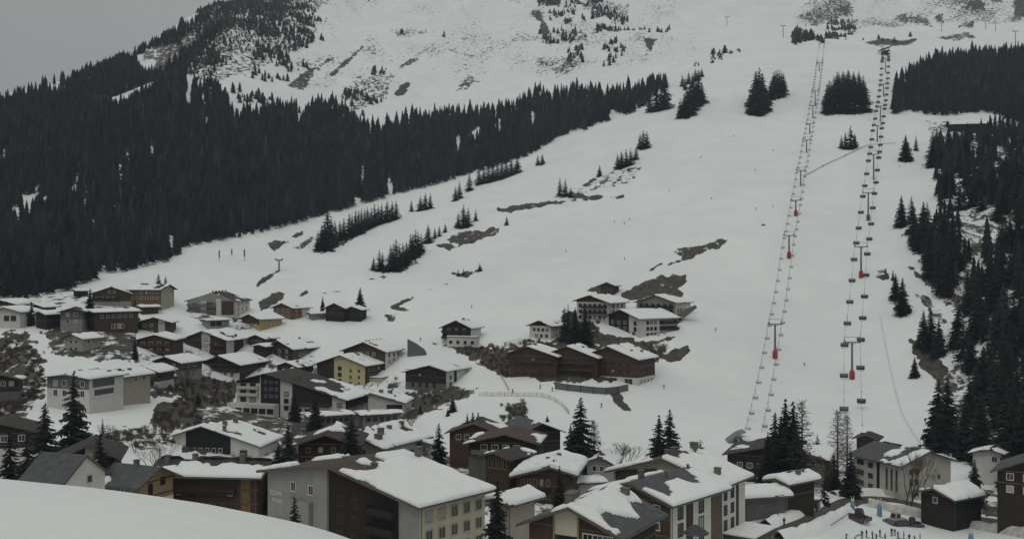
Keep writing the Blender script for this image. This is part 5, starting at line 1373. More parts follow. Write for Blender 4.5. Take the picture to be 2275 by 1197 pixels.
house('black barn with a snowy right roof, larger of two', 764, 684, 535, 40, 14, 22, st=2.6, pitch=24, n='barn', cat='barn', fl='black', fu='dark', snow=(1, 0, 0), snow2=(.9, 0, 0), depth=11)
house('low black barn joined to the right of the larger barn', 801, 688, 528, 36, 12, 20, st=2.2, pitch=18, n='barn', cat='barn', fl='black', fu='dark', snow=(1, 0, 0), snow2=(.9, 0, 0), depth=9)
house('long low shed under snow left of the black barns', 694, 697, 530, 8, 42, 70, st=1.2, pitch=10, n='shed', cat='shed', fl='grey', fu='grey', T=.7, minL=5)
house('small snow-roofed grey house just above the black-panelled hotel', 662, 815, 440, 46, 34, 36, st=2.4, pitch=17, n='house', fl='greyd', fu='dark', snow=(.8, .2, 0), snow2=(.6, 0, 0), T=.5, chim=[(1, .3, .4, 1.0, 1.0)])
house('beige house with snow-edged roof right of the tall spruce', 1362, 1030, 262, 58, 10, 8, st=2.6, pitch=18, rf=.4, n='house', fl='beige', fu='grey', snow=(.8, .3, 0), snow2=(.3, .2, 0), T=.5, wf=(2, 1, .15, .7, 1.0, 1.2), depth=10)
house('white house with grey balconies right of the twin snow bands', 952, 984, 252, 48, 8, 9, st=3, pitch=14, rf=.4, n='house', fl='white', fu='white', snow=(.95, .2, 0), snow2=(.9, 0, 0), T=.6, wf=(2, 2, .1, .9, 1.3, 1.3, .2, 'dark'), bal=[('F', .05, .95, 2.6, 'greyd'), ('F', .05, .95, 5.4, 'greyd')], depth=10)
house('brown house with thin snow edge in the shrubs at the left picture edge', 42, 842, 345, 66, 10, 8, st=2.4, pitch=16, n='house', fl='greyd', fu='dark', roof='roofb', snow=(.2, .8, 0), snow2=(.2, .8, 0), T=.4, wf=(3, 1, .15, .9), depth=9)
house('low white garage with a flat snow top right of the arched snow roof', 1284, 1072, 222, 10, 50, 74, st=1.2, pitch=5, n='garage', cat='garage', fl='white', fu='white', T=.6, minL=5)
house('low stone-grey terrace building with flat snow top below the black-panelled hotel', 690, 926, 352, 14, 92, 74, auto=False, st=1.6, pitch=4, n='terrace_building', fl='greyd', fu='grey', T=.5, snow=(.85, 0, 0), ws=[(6, 1, .06, .94, 1.4, 1.3, .1, 'dark')], minL=5)
house('low grey wing with flat snow top below the white annex', 806, 922, 362, 12, 84, 76, auto=False, st=1.5, pitch=4, n='terrace_building', fl='grey', fu='grey', T=.5, snow=(.9, 0, 0), ws=[(5, 1, .06, .94, 1.3, 1.2, .1, 'dark')], minL=5)
house('flat grey garage block under the truncated-roof hotel', 462, 712, 505, 12, 46, 66, st=1.6, pitch=4, n='garage', cat='garage', fl='grey', fu='grey', T=.5, ws=[(3, 1, .1, .9, 2.2, 2.0, .1, 'dark')], minL=5)
house('low snow-roofed shed below the honey-coloured hamlet chalet', 316, 682, 490, 8, 34, 66, st=1.3, pitch=11, n='shed', cat='shed', fl='brown', fu='brown', T=.6, minL=5)
house('small brown chalet between the brick-brown hotel and the half-snowed one', 588, 752, 500, 34, 26, 38, st=1.9, pitch=18, n='chalet', fl='greyd', fu='brown', T=.5, snow=(.9, 0, 0), snow2=(.6, 0, 0), wf=(3, 1, .1, .9, 1.2, 1.2, .1), bal=[('F', .05, .95, 2.4, 'brown')])
house('brown chalet with a white ground floor above the shrubby bank', 352, 826, 388, 56, 34, 32, st=2.2, pitch=18, n='chalet', fl='white', fu='brown', T=.5, snow=(.95, 0, 0), snow2=(.6, 0, 0), wf=[(4, 1, .08, .92, 1.2, 1.2, .0), (3, 1, .1, .9, 1.3, 1.3, 1.0, 'dark')], bal=[('F', .05, .95, 2.5, 'brown')])
# ---------------------------------------------------------------- upper left hamlet
house('honey-coloured chalet with pale end wall, highest in the left hamlet', 358, 643, 522, 28, 70, 62, 'R', st=3.8, pitch=18, n='chalet', fl='beige', fu='beige', sl='orange', su='orange', snow=(.8, .2, 0), snow2=(.6, .2, 0), wf=(3, 1, .1, .9, .8, .9), ws=(4, 2, .3, .95, 1, 1.1), depth=17)
house('brown chalet with small bright gable windows left of the honey-coloured one', 291, 652, 506, 80, 12, 14, st=2.3, pitch=19, n='chalet', fl='grey', fu='brown', snow=(1, 0, 0), snow2=(.9, 0, 0), wf=[(4, 1, .05, .6, .9, 1.1, .3, 'white')], at=2, bal=[('F', .05, .7, 3.0, 'dark')], depth=13)
house('long brown house with flat snow roof and white arcade', 210, 694, 456, 20, 92, 64, st=3, pitch=10, n='house', fl='dark', fu='brown', sl='brown', su='brown', T=.6, ws=[(4, 1, .38, .68, 1.1, 2.0, 1.8, 'white'), (6, 1, .1, .9, 1.3, 1.2, .2)])
house('brown chalet with a white window strip below the honey-coloured one', 378, 716, 458, 82, 14, 12, st=2.3, pitch=17, rf=.58, n='chalet', fl='brown', fu='brown', snow=(1, 0, 0), snow2=(.3, .2, 0), panels=[('F', .70, .86, -8, 2, 'white')], wf=[(1, 3, .72, .84, 1.4, 1.3, .0, 'dark'), (3, 2, .1, .6, 1.2, 1.1)], depth=13)
house('small beige house with square snow roof in the left village', 183, 752, 412, 36, 38, 42, st=1.9, pitch=19, n='house', fl='beige', fu='beige', snow=(1, 0, 0), snow2=(.3, .2, 0), wf=(2, 2, .2, .8), ws=(2, 1, .2, .8))
house('modern white villa with big glass front and flat snow roof', 198, 842, 330, 88, 74, 42, st=1.95, pitch=7, n='villa', fl='white', fu='greyd', sl='white', su='white', hs=.45, fh=3.2, snow=(1, 0, 0), snow2=(.9, 0, 0), T=.7, panels=[('S', .10, .72, -2.9, -.5, 'glass', .08), ('S', .15, .7, -5.6, -3.8, 'glass', .08)], wf=[(4, 2, .1, .95, 1.4, 1.8, .1, 'white')], chim=[(1, .55, .75, 1.0, .9), (1, .65, .95, .9, 1.2), (-1, .4, .6, 1.0, .8)])
house('grey-beige house with smooth snow roof right of the modern villa', 276, 836, 352, 44, 56, 44, st=2.4, pitch=17, n='house', fl='beige', fu='beige', T=.6, ws=(2, 1, .3, .9), chim=[(1, .3, .45, 1.0, 1.0)])
house('white house with dark garage at the left picture edge', 44, 693, 440, 60, 40, 35, st=2.6, pitch=14, n='house', fl='white', fu='white', T=.6, snow=(1, 0, 0), snow2=(.7, 0, 0), wf=[(2, 1, .45, .9, 2.2, 2.0, .5, 'dark')], ws=[(2, 1, .2, .8, 1.4, 1.4)])
house('low house with stepped snow roofs at the far left edge', 36, 676, 478, 60, 40, 30, st=2.2, pitch=13, n='house', fl='greyd', fu='dark', T=.7, snow=(.9, 0, 0), snow2=(.9, 0, 0), wf=(3, 1, .1, .9))
house('dark barn with bright snow roof between the left-edge houses', 102, 698, 436, 20, 42, 52, st=2.4, pitch=17, n='barn', cat='barn', fl='dark', fu='dark', T=.6)
house('dark chalet with snow roof behind the bright-roofed barn', 96, 682, 470, 24, 24, 42, st=2.2, pitch=17, n='chalet', fl='dark', fu='brown', T=.6)
house('grey gabled house left of the white arcade', 182, 692, 452, 44, 10, 14, st=3.2, pitch=17, n='house', fl='grey', fu='greyd', hs=.6, snow=(.3, .2, 0), snow2=(.3, 0, 0), wf=(2, 2, .15, .9), depth=11)
house('little shed with a snow roof at the edge of the left forest', 172, 646, 540, 8, 22, 65, st=1.2, pitch=12, n='shed', cat='shed', fl='dark', fu='dark', T=.6, minL=5)
# ---------------------------------------------------------------- bottom left
house('black timber chalet with steep roof line at lower left', 256, 1012, 208, 168, 10, 6, st=3, pitch=24, rf=.66, n='chalet', fl='black', fu='black', roof='roofd', snow=None, panels=[('F', .63, .80, -8, 2, 'cream')], wf=[(4, 2, .1, .6, 1.1, 1.2, 0, 'dark')], depth=12, bal=[('F', .05, .6, 3.0, 'black')])
house('dark bare-roofed house at the left picture edge', 84, 958, 244, 150, 10, 6, st=2, pitch=17, n='house', fl='white', fu='dark', hs=.35, roof='roofd', snow=None, depth=12, wf=(3, 1, .2, .9))
house('white gabled house with steep slate-dark roof behind the snow bank', 144, 1070, 164, 86, 88, 46, 'R', st=2.6, pitch=37, n='house', fl='white', fu='white', sl='white', roof='roofg', oh=.7, ohf=.35, snow=None, wf=[(1, 1, .5, .7, .9, 1.0, -.3, 'beige')], ws=(3, 1, .1, .9))
house('light larch-boarded house with dark metal roof and snow lumps', 305, 1076, 186, 78, 76, 47, 'R', st=2.8, pitch=26, n='house', fl='larch', fu='larch', roof='roofg', hs=.3, snow=(.10, .6, .4), snow2=(.3, .9, 0), T=.5, wf=[(1, 1, .28, .42, .8, 2.0, .1, 'dark'), (1, 1, .62, .78, 1.0, 1.2, -.3, 'dark')], ws=(2, 1, .3, .9), panels=[('F', .40, 1.0, -8, -3.6, 'white')], chim=[(1, .05, .5, .8, 1.0)])
house('long brown timber house with a broad wavy snow roof', 572, 1056, 200, 38, 190, 70, 'R', st=4, pitch=20, n='house', fl='brown', fu='brown', sl='brown', su='redbrown', roof='roofd', snow=(.66, .75, -.25), snow2=(.8, 0, 0), T=.6, panels=[('S', .84, .93, -11, -.6, 'orange'), ('S', .42, .56, -11, -.8, 'redbrown')], ws=[(6, 2, .05, .8, 1.1, 1.3, .8, 'dark')], bal=[('S', .05, .8, 3.4, 'dark')], chim=[(1, .15, .66, .9, 1.5), (1, .1, .25, 1.0, 1.5), (1, .2, .9, .9, 1.3)], depth=21)
# ---------------------------------------------------------------- below the piste
house('dark chalet with white bay and snow roof beside the ski path', 991, 824, 422, 92, 50, 31, st=2.8, pitch=14, rf=.62, n='chalet', fl='greyd', fu='dark', sl='white', su='white', hs=.3, snow=(1, 0, 0), snow2=(.4, 0, 0), T=.6, panels=[('S', .36, .48, -11, -.1, 'dark')], wf=[(4, 1, .1, .8, 1.0, 1.6, 1.8, 'dark'), (4, 1, .1, .8, 1.0, 1.1, .3, 'brown')], ws=[(1, 2, .1, .3, 1.2, 1.4, .6, 'dark'), (2, 1, .55, .95, 1.5, 1.5, 1.7, 'dark')])
house('chalet with dark timber gable and white lower floor alone on the snow', 1046, 728, 462, 64, 22, 24, st=2.8, pitch=23, n='chalet', fl='white', fu='dark', sl='white', su='white', hs=.42, snow=(.9, .2, 0), snow2=(.3, 0, 0), wf=[(3, 2, .1, .9, 1.1, 1.3, .0, 'white')], bal=[('F', .0, 1.0, 2.4, 'dark'), ('F', .0, 1.0, 5.2, 'dark')], chim=[(1, .1, .5, .9, 1.1)], depth=12, extra=front_block(.3, 1.3, -9, -4.2, 4, 'white', 'F', 4, 1.6, 1.6))
house('white chalet with a window band left of the bushy spruces', 1224, 724, 462, 48, 32, 35, st=2.3, pitch=20, n='chalet', fl='white', fu='white', roof='roofd', snow=(.85, .2, .2), snow2=(.1, 0, 0), panels=[('F', .0, 1.0, .15, 4, 'dark')], wf=[(4, 1, .12, .92, 1.1, 1.1, .2, 'dark'), (3, 1, .2, .92, 1.1, 1.1, 1.2, 'dark')], ws=(2, 2, .2, .9, 1.2, 1.2), oh=1.3)
house('white hotel with wide dark gable and balconies, left of the upper pair', 1352, 672, 502, 72, 40, 28, st=3.4, pitch=17, rf=.42, n='hotel', cat='hotel', fl='white', fu='white', roof='roofb', snow=(.95, .2, 0), snow2=(.06, 0, 0), panels=[('F', .0, 1.0, .2, 6, 'brown')], wf=[(6, 3, .04, .96, 1.4, 1.5, .1, 'dark')], ws=(3, 2, .15, .9, 1.2, 1.5, .2, 'dark'), bal=[('F', .15, .95, 2.6, 'dark'), ('F', .15, .95, 5.4, 'dark')], oh=1.8, depth=18)
house('red-brown hut on the bare ground above the white hotel', 1364, 634, 532, 30, 10, 22, st=1.8, pitch=21, n='hut', cat='hut', fl='redbrown', fu='redbrown', snow=(.9, 0, 0), snow2=(.15, 0, 0), depth=7)
house('white hotel with dark balconies, right of the upper pair beside the piste', 1501, 672, 502, 88, 37, 27, st=3, pitch=17, n='hotel', cat='hotel', fl='white', fu='grey', sl='white', su='white', hs=.3, snow=(.85, .2, 0), snow2=(.3, 0, .2), wf=[(6, 3, .04, .96, 1.5, 1.5, .1, 'dark')], ws=[(5, 2, .08, .92, .8, 1.3, .9, 'dark')], bal=[('F', .1, .95, 2.6, 'dark'), ('F', .1, .95, 5.4, 'dark'), ('F', .1, .95, 8.2, 'dark')], chim=[(1, .3, .9, 1.2, 1.3)], depth=16)
house('white hotel with ringed windows on a dark panel, in front of the upper pair', 1421, 708, 458, 80, 86, 48, st=3.1, pitch=16, n='hotel', cat='hotel', fl='white', fu='white', snow=(1, 0, 0), snow2=(.3, 0, 0), panels=[('F', .12, .70, -6.4, 4, 'black')], wf=[(3, 2, .15, .68, 1.5, 1.3, .3, 'white'), (1, 2, .8, .95, 1.5, 1.7, .3, 'dark'), (6, 1, .1, .9, 1.5, 1.8, 2.15, 'dark')],
      ws=[(3, 3, .16, .46, 1.3, 1.4, .2, 'dark'), (5, 3, .52, .98, 1.8, 1.6, .2, 'dark')], bal=[('S', .52, 1.0, 2.7, 'dark'), ('S', .52, 1.0, 5.5, 'dark')])
house('large red-brown chalet with white arcaded ground floor', 1416, 798, 398, 110, 40, 26, st=3.8, pitch=19, rf=.42, n='hotel', cat='hotel', fl='white', fu='redbrown', sl='white', su='redbrown', hs=.30, snow=(1, 0, 0), snow2=(.5, .2, .2), T=.6, wf=[(3, 1, .04, .98, 3.4, 2.2, 2.75, 'white'), (5, 2, .1, .9, 1.3, 1.2, .4, 'maroon')], ws=[(4, 2, .08, .92, .9, 1.5, .7, 'maroon'), (4, 1, .1, .9, 1.1, 1.6, 2.8, 'white')], chim=[(1, .5, .4, .9, .9), (1, .6, .75, .8, .9), (1, .3, .9, .8, .9)])
house('red-brown chalet in the middle of the terrace row', 1325, 795, 414, 100, 20, 18, st=3, pitch=19, rf=.36, n='chalet', fl='redbrown', fu='redbrown', snow=(.9, .2, 0), snow2=(.3, 0, 0), wf=[(5, 3, .05, .95, 1.3, 1.2, .1, 'brown')], depth=14, bal=[('F', .05, .95, 2.6, 'redbrown'), ('F', .05, .95, 5.4, 'redbrown')], chim=[(1, .3, .5, .9, .9)])
house('red-brown chalet at the left end of the terrace row', 1236, 792, 426, 104, 22, 18, st=3, pitch=17, rf=.4, n='chalet', fl='redbrown', fu='redbrown', snow=(.95, .2, 0), snow2=(.1, 0, 0), wf=[(5, 3, .05, .95, 1.3, 1.2, .1, 'brown')], depth=14, bal=[('F', .05, .95, 2.6, 'redbrown')])
house('long mountain hut with a snow roof in the wood at upper right', 2112, 276, 860, 8, 84, 78, st=2.2, pitch=27, n='mountain_hut', cat='hut', fl='dark', fu='dark', T=.7, minL=8)
# ------------------------------------------------------------------ chairlifts
PYL = {'R': [(1893, 842, 760), (1913, 617, 548), (1929, 490, 428), (1941, 399, 343), (1949, 315, 279), (1956, 270, 236), (1963, 215, 187), (1967, 162, 130)],
       'L': [(1722, 796, 720), (1753, 574, 523), (1768, 480, 445), (1779, 413, 379), (1792, 339, 311), (1799, 297, 275), (1806, 263, 235), (1811, 234, 202), (1820, 158, 140)]}
SIDE = {'R': 'right-hand bubble lift', 'L': 'left-hand chairlift'}
LEVEL = ['lowest', 'second', 'third', 'fourth', 'fifth', 'sixth', 'seventh', 'eighth', 'ninth']

def frame_dir(p, q):
    d = Vector((q.x - p.x, q.y - p.y, 0)).normalized()
    return d, Vector((d.y, -d.x, 0))

def pylon(lift, k, foot, h, nrm, half):
    e = empty('lift_pylon', foot, math.atan2(nrm.y, nrm.x))
    pad = 'red-padded ' if k < 3 else 'grey '
    tag(e, f"{pad}steel pylon, {LEVEL[k]} from the bottom of the {SIDE[lift]}", 'lift pylon', 'pylons of the ' + SIDE[lift])
    m = MB(); m.tube((0, 0, -1.5), (0, 0, h), 0.62, 0.42, 10); m.lathe([(0.9, -1.0), (0.9, 0.25)], 8)
    m.build('mast', M['galv'], e)
    c = MB(); c.box(-half - .3, half + .3, -.22, .22, h - .25, h + .25)
    c.tube((-half * .55, 0, h), (0, 0, h - 1.3), .12); c.tube((half * .55, 0, h), (0, 0, h - 1.3), .12)
    c.build('crossarm', M['galv'], e)
    for s in (-1, 1):
        t = MB(); t.box(s * half - .12, s * half + .12, -2.4, 2.4, h + .1, h + .42)
        for q in range(6):
            y = -2.1 + q * .84
            t.tube((s * half - .2, y, h + .55), (s * half + .2, y, h + .55), .28, n=8)
        t.build('sheave_train', M['metal'], e)
    g = MB()
    for s in (-1, 1):
        g.tube((s * half * .8, 0, h + .2), (s * half, 0, h + 2.3), .1)
    g.tube((-half - .2, 0, h + 2.3), (half + .2, 0, h + 2.3), .11)
    g.build('maintenance_frame', M['galv'], e)
    l = MB()
    for s in (-.22, .22): l.tube((s, -.75, 2), (s, -.75, h), .03, n=4)
    for q in range(int(h) - 2): l.tube((-.22, -.75, 2.3 + q), (.22, -.75, 2.3 + q), .025, n=4)
    l.build('ladder', M['galv'], e)
    if k < 3:
        p = MB(); p.lathe([(.75, 0.0), (1.15, .3), (1.2, 2.6), (1.0, 3.6), (.6, 4.0)], 12)
        p.build('safety_pad', M['pad'] if not (lift == 'R' and k == 2) else M['paddull'], e, smooth=True)
    return e

# chair meshes (origin on the rope)
hb = MB(); hb.tube((0, 0, 0), (0, -.5, -.9), .07); hb.tube((0, -.5, -.9), (0, -.25, -3.0), .07); hb.box(-.2, .2, -.25, .25, -.16, .16)
hb.tube((-1.5, -.25, -3.0), (1.5, -.25, -3.0), .06)
ME_HANG = hb.mesh('hanger', M['metal'])
sb_ = MB(); sb_.box(-1.6, 1.6, -.35, .3, -4.55, -4.35); sb_.box(-1.6, 1.6, -.45, -.33, -4.4, -3.45)
for s in (-1.55, -.52, .52, 1.55): sb_.tube((s, -.35, -4.45), (s, -.25, -3.0), .05)
for s in (-1.0, 0, 1.0): sb_.tube((s, .3, -4.5), (s, .75, -5.0), .05)
sb_.tube((-1.4, .75, -5.0), (1.4, .75, -5.0), .05)
ME_BENCH = sb_.mesh('bench', M['chair'])
cb = MB()
arc = [(-.55, -3.35), (-.35, -2.85), (.15, -2.65), (.65, -2.85), (.9, -3.4), (.85, -4.0), (.7, -4.3)]
for s0, s1 in ((-1.72, -.06), (.06, 1.72)):
    vs_ = [(x_, y_, z_) for x_ in (s0, s1) for y_, z_ in arc]
    n_ = len(arc)
    cb.add(vs_, [(i, i + 1, n_ + i + 1, n_ + i) for i in range(n_ - 1)] + [tuple(range(n_))[::-1], tuple(range(n_, 2 * n_))])
ME_CANOPY = cb.mesh('bubble_canopy', M['bubble'])
h2 = MB(); h2.tube((0, 0, 0), (0, -.35, -.8), .06); h2.tube((0, -.35, -.8), (0, -.2, -2.8), .06); h2.box(-.15, .15, -.2, .2, -.12, .12); h2.tube((-.95, -.2, -2.8), (.95, -.2, -2.8), .05)
ME_HANG2 = h2.mesh('hanger', M['metal'])
s2 = MB(); s2.box(-1.0, 1.0, -.3, .3, -4.0, -3.9); s2.box(-1.0, 1.0, -.4, -.35, -3.8, -3.5); s2.box(-1.0, 1.0, -.4, -.35, -3.35, -3.2)
for s in (-1.0, 1.0): s2.tube((s, -.3, -3.9), (s, -.2, -2.8), .045)
s2.tube((-.9, .55, -4.4), (.9, .55, -4.4), .04); s2.tube((0, .3, -3.95), (0, .55, -4.4), .04)
ME_SEAT2 = s2.mesh('bench', M['metal'])

def build_lift(lift, bottom, top, half, spacing):
    pts = []
    for px, pb, pt in PYL[lift]:
        f = gpt(px, pb, 330)
        pts.append((f, (pb - pt) * f.y / F))
    path = [bottom] + [f + Vector((0, 0, h)) for f, h in pts] + [top]
    nrms = []
    for i, p in enumerate(path):
        a = path[max(i - 1, 0)]; b = path[min(i + 1, len(path) - 1)]
        nrms.append(frame_dir(a, b)[1])
    for k, (f, h) in enumerate(pts):
        pylon(lift, k, f, h, nrms[k + 1], half)
    for s, nm in ((-1, 'left'), (1, 'right')):
        line = []
        for i in range(len(path) - 1):
            p = path[i] + nrms[i] * (s * half) + Vector((0, 0, .85 if i else 0)); q = path[i + 1] + nrms[i + 1] * (s * half) + Vector((0, 0, .85))
            n = 14; sag = (q - p).length * 0.022
            for t in range(n):
                u = t / n
                line.append((p.lerp(q, u) - Vector((0, 0, sag * 4 * u * (1 - u))), i, u))
        line.append((path[-1] + nrms[-1] * (s * half), len(path) - 2, 1.0))
        b = MB()
        for i in range(len(line) - 1):
            b.tube(line[i][0], line[i + 1][0], .055, n=4, cap=False)
        o = b.build('haul_rope', M['metal'])
        tag(o, f"{nm} haul rope of the {SIDE[lift]}", 'rope', 'ropes of the ' + SIDE[lift])
        # chairs at even spacing
        d = spacing * (0.3 if s < 0 else 0.55); cnt = {}
        acc = 0.0
        for i in range(len(line) - 1):
            p, seg, _ = line[i]; q = line[i + 1][0]; ln = (q - p).length
            while acc + ln >= d:
                c = p.lerp(q, (d - acc) / ln)
                k = cnt.get(seg, 0); cnt[seg] = k + 1
                dr, _n = frame_dir(path[seg], path[seg + 1])
                rz = math.atan2(dr.y, dr.x) - math.pi / 2 + (0 if s > 0 else math.pi)
                where = 'below the lowest pylon' if seg == 0 else f"above the {LEVEL[seg - 1]} pylon"
                if lift == 'R':
                    e = empty('bubble_chair', c, rz)
                    put('hanger', ME_HANG, e); put('bench', ME_BENCH, e); put('bubble_canopy', ME_CANOPY, e)
                    tag(e, f"dark bubble chair on the {nm} rope of the right-hand lift, {ORD[k]} {where}", 'lift chair', 'chairs of the right-hand bubble lift')
                else:
                    e = empty('open_chair', c, rz)
                    put('hanger', ME_HANG2, e); put('bench', ME_SEAT2, e)
                    tag(e, f"small open chair on the {nm} rope of the left-hand lift, {ORD[k]} {where}", 'lift chair', 'chairs of the left-hand lift')
                d += spacing
            acc += ln
    return path

R_bottom = at(1896, 985, 372)
R_top = gpt(1968, 118, 800) + Vector((0, 0, 9))
build_lift('R', R_bottom, R_top, 3.3, 28.0)
L_bottom = at(1668, 978, 352)
L_top = gpt(1827, 96, 800) + Vector((0, 0, 9))
build_lift('L', L_bottom, L_top, 2.9, 16.5)

# ---- stations
def lift_station(px, py, Y, label, w, roofm='galv', arch=True):
    z = float(ground_pxY(px, Y)) - .5
    x = (px - CX) / F * Y
    e = empty('lift_station', (x, Y, z)); tag(e, label, 'lift station')
    ht = max(CAMZ + (CY - py) / F * Y - z, 3.5)
    b = MB(); b.box(-w / 2, w / 2, -4, 8, 0, ht - 1.2); b.build('wall', M['white'], e)
    r = MB(); r.box(-w / 2 - .8, w / 2 + .8, -5, 9, ht - 1.2, ht - .8); ro = r.build('roof', M['roofg'], e)
    s = MB(); s.box(-w / 2 - .7, w / 2 + .7, -4.9, 8.9, ht - .8, ht - .15); s.build('roof_snow', M['snow'], ro)
    for k in range(4):
        u = -w / 2 + w * (k + .5) / 4
        fm, pm = window_meshes(1.8, 1.4, 'dark', 'glass'); wo = put('window', fm, e, (u, -4.02, ht - 2.6)); put('pane', pm, wo)
    if arch:
        a = MB(); n = 9
        for k in range(n):
            t0, t1 = k / n, (k + 1) / n
            p = lambda t: (-w / 2 - 5.5 + 6 * t, 0, ht - 2.2 + 3.6 * math.sin(t * 1.45))
            q0, q1 = p(t0), p(t1)
            a.add([(q0[0], -2.5, q0[2]), (q1[0], -2.5, q1[2]), (q1[0], 3, q1[2]), (q0[0], 3, q0[2]), (q0[0], -2.5, q0[2] + .5), (q1[0], -2.5, q1[2] + .5), (q1[0], 3, q1[2] + .5), (q0[0], 3, q0[2] + .5)],
                  [(3, 2, 1, 0), (4, 5, 6, 7), (0, 1, 5, 4), (1, 2, 6, 5), (2, 3, 7, 6), (3, 0, 4, 7)])
        a.build('canopy', M['galv'], e)
        m = MB(); m.tube((-w / 2 - 3.2, 0, -.5), (-w / 2 - 2.6, 0, ht), .45); m.tube((-w / 2 - 1.8, 0, -.5), (-w / 2 - 2.4, 0, ht), .4); m.build('mast', M['galv'], e)
    return e
lift_station(1676, 972, 350, 'low white lift station with grey curved canopy at the foot of the left-hand lift', 8.0)
def top_station(px, py, label, w, hgt):
    p = gpt(px, py, 800); e = empty('top_station', p); tag(e, label, 'lift station')
    b = MB(); b.box(-w * .2, w * .2, -3, 5, -1.5, hgt * .55); b.build('wall', M['dark'], e)
    r = MB(); r.add([(-w / 2, -5, hgt * .5), (w / 2, -5, hgt), (w / 2, 6, hgt), (-w / 2, 6, hgt * .5), (-w / 2, -5, hgt * .5 + 1.2), (w / 2, -5, hgt + 1.2), (w / 2, 6, hgt + 1.2), (-w / 2, 6, hgt * .5 + 1.2)],
                    [(3, 2, 1, 0), (4, 5, 6, 7), (0, 1, 5, 4), (1, 2, 6, 5), (2, 3, 7, 6), (3, 0, 4, 7)]); r.build('roof', M['roofg'], e)
    m = MB(); m.tube((w * .3, 0, -1.5), (w * .35, 0, hgt), .4); m.tube((-w * .32, 0, -1.5), (-w * .35, 0, hgt * .6), .4); m.build('post', M['galv'], e)
top_station(1966, 122, 'dark hooded top station of the right-hand bubble lift', 13, 9.0)
top_station(1828, 96, 'small dark top station of the left-hand chairlift', 7, 5.5)

# ---- far lift masts on the skyline and at the top of the piste
def t_mast(px, pb, pt, label, ymin=900, arm=3.0, name='lift_mast', lean=0):
    p = gpt(px, pb, ymin); h = max((pb - pt) * p.y / F, 3)
    e = empty(name, p); tag(e, label, 'lift mast')
    m = MB(); m.tube((0, 0, -1), (lean, 0, h), .6, .45, 8); m.build('mast', M['galv'], e)
    c = MB(); c.box(-arm + lean, arm + lean, -.4, .4, h - .4, h + .4)
    for s in (-1, 1): c.box(s * arm + lean - .3, s * arm + lean + .3, -1.6, 1.6, h + .3, h + 1.0)
    c.build('crossarm', M['galv'], e)
    return p + Vector((0, 0, h))
t_mast(1615, 58, 38, 'small T-shaped lift mast on the hazy skyline, left of two', 1300, 4)
t_mast(1740, 84, 58, 'taller T-shaped lift mast on the hazy skyline, right of two', 1300, 3.2)
t_mast(2190, 66, 46, 'left one of two masts high above the right-hand wood', 1300, 4)
t_mast(2212, 70, 52, 'right one of two masts high above the right-hand wood', 1300, 4)
t_mast(2256, 96, 70, 'mast at the top right corner above the right-hand wood', 1300, 4)
t_mast(2092, 70, 42, 'single thin mast on the snow above the right-hand wood', 1300, 2.5)
t_mast(620, 602, 578, 'thin grey mast beside the brown streak on the lower left slope', 400, 2.0)
sky_top = t_mast(163, 160, 131, 'leaning cable-car mast on the left skyline ridge', 1000, 2.0, lean=-2.0)
def cable(p, q, label, r=.12):
    b = MB(); n = 16
    L_ = [p.lerp(q, t / n) - Vector((0, 0, 4 * 10 * (t / n) * (1 - t / n))) for t in range(n + 1)]
    for i in range(n): b.tube(L_[i], L_[i + 1], r, n=4, cap=False)
    tag(b.build('cable', M['metal']), label, 'cable'); return L_
far_end = gpt(440, 44, 1300) + Vector((0, 0, 14))
Lc = cable(sky_top, far_end, 'thin ropeway cable rising along the left skyline', .1)
gb = MB(); gb.tube((0, 0, 0), (0, 0, -2.4), .12); gb.lathe([(.7, -5.4), (1.25, -4.9), (1.3, -3.2), (.8, -2.5)], 10)
ME_GOND = gb.mesh('gondola', M['chair'])
for k, u in enumerate((.10, .18, .30, .46, .58)):
    i = u * (len(Lc) - 1); a = Lc[int(i)].lerp(Lc[int(i) + 1], i - int(i))
    tag(put('gondola', ME_GOND, None, a), f"tiny dark gondola on the left skyline, {ORD[k]} from the leaning mast", 'gondola', 'gondolas on the left skyline')
for k, (px, py, w, n) in enumerate(((512, 14, 40, 7), (518, 24, 44, 8), (515, 36, 48, 8), (432, 24, 30, 6))):
    p = gpt(px, py + 6, 1000); W = w * p.y / F
    e = empty('avalanche_fence', p); tag(e, ('topmost', 'second', 'lowest', 'leftmost ridge-top')[k] + ' row of dark avalanche fencing at the top left', 'fence', 'avalanche fences')
    for q in range(n):
        xx = -W / 2 + W * q / (n - 1); gz = float(ground(p.x + xx, p.y)) - p.z
        b = MB(); b.tube((xx, 0, gz - 1), (xx, -.8, gz + 3.4), .22); b.build('post', M['metal'], e)
    for q in range(3):
        b = MB()
        for j in range(n - 1):
            xa = -W / 2 + W * j / (n - 1); xb = -W / 2 + W * (j + 1) / (n - 1)
            za = float(ground(p.x + xa, p.y)) - p.z; zb = float(ground(p.x + xb, p.y)) - p.z
            b.tube((xa, -.4, za + .8 + q * 1.1), (xb, -.4, zb + .8 + q * 1.1), .16, n=4)
        b.build('rail', M['metal'], e)

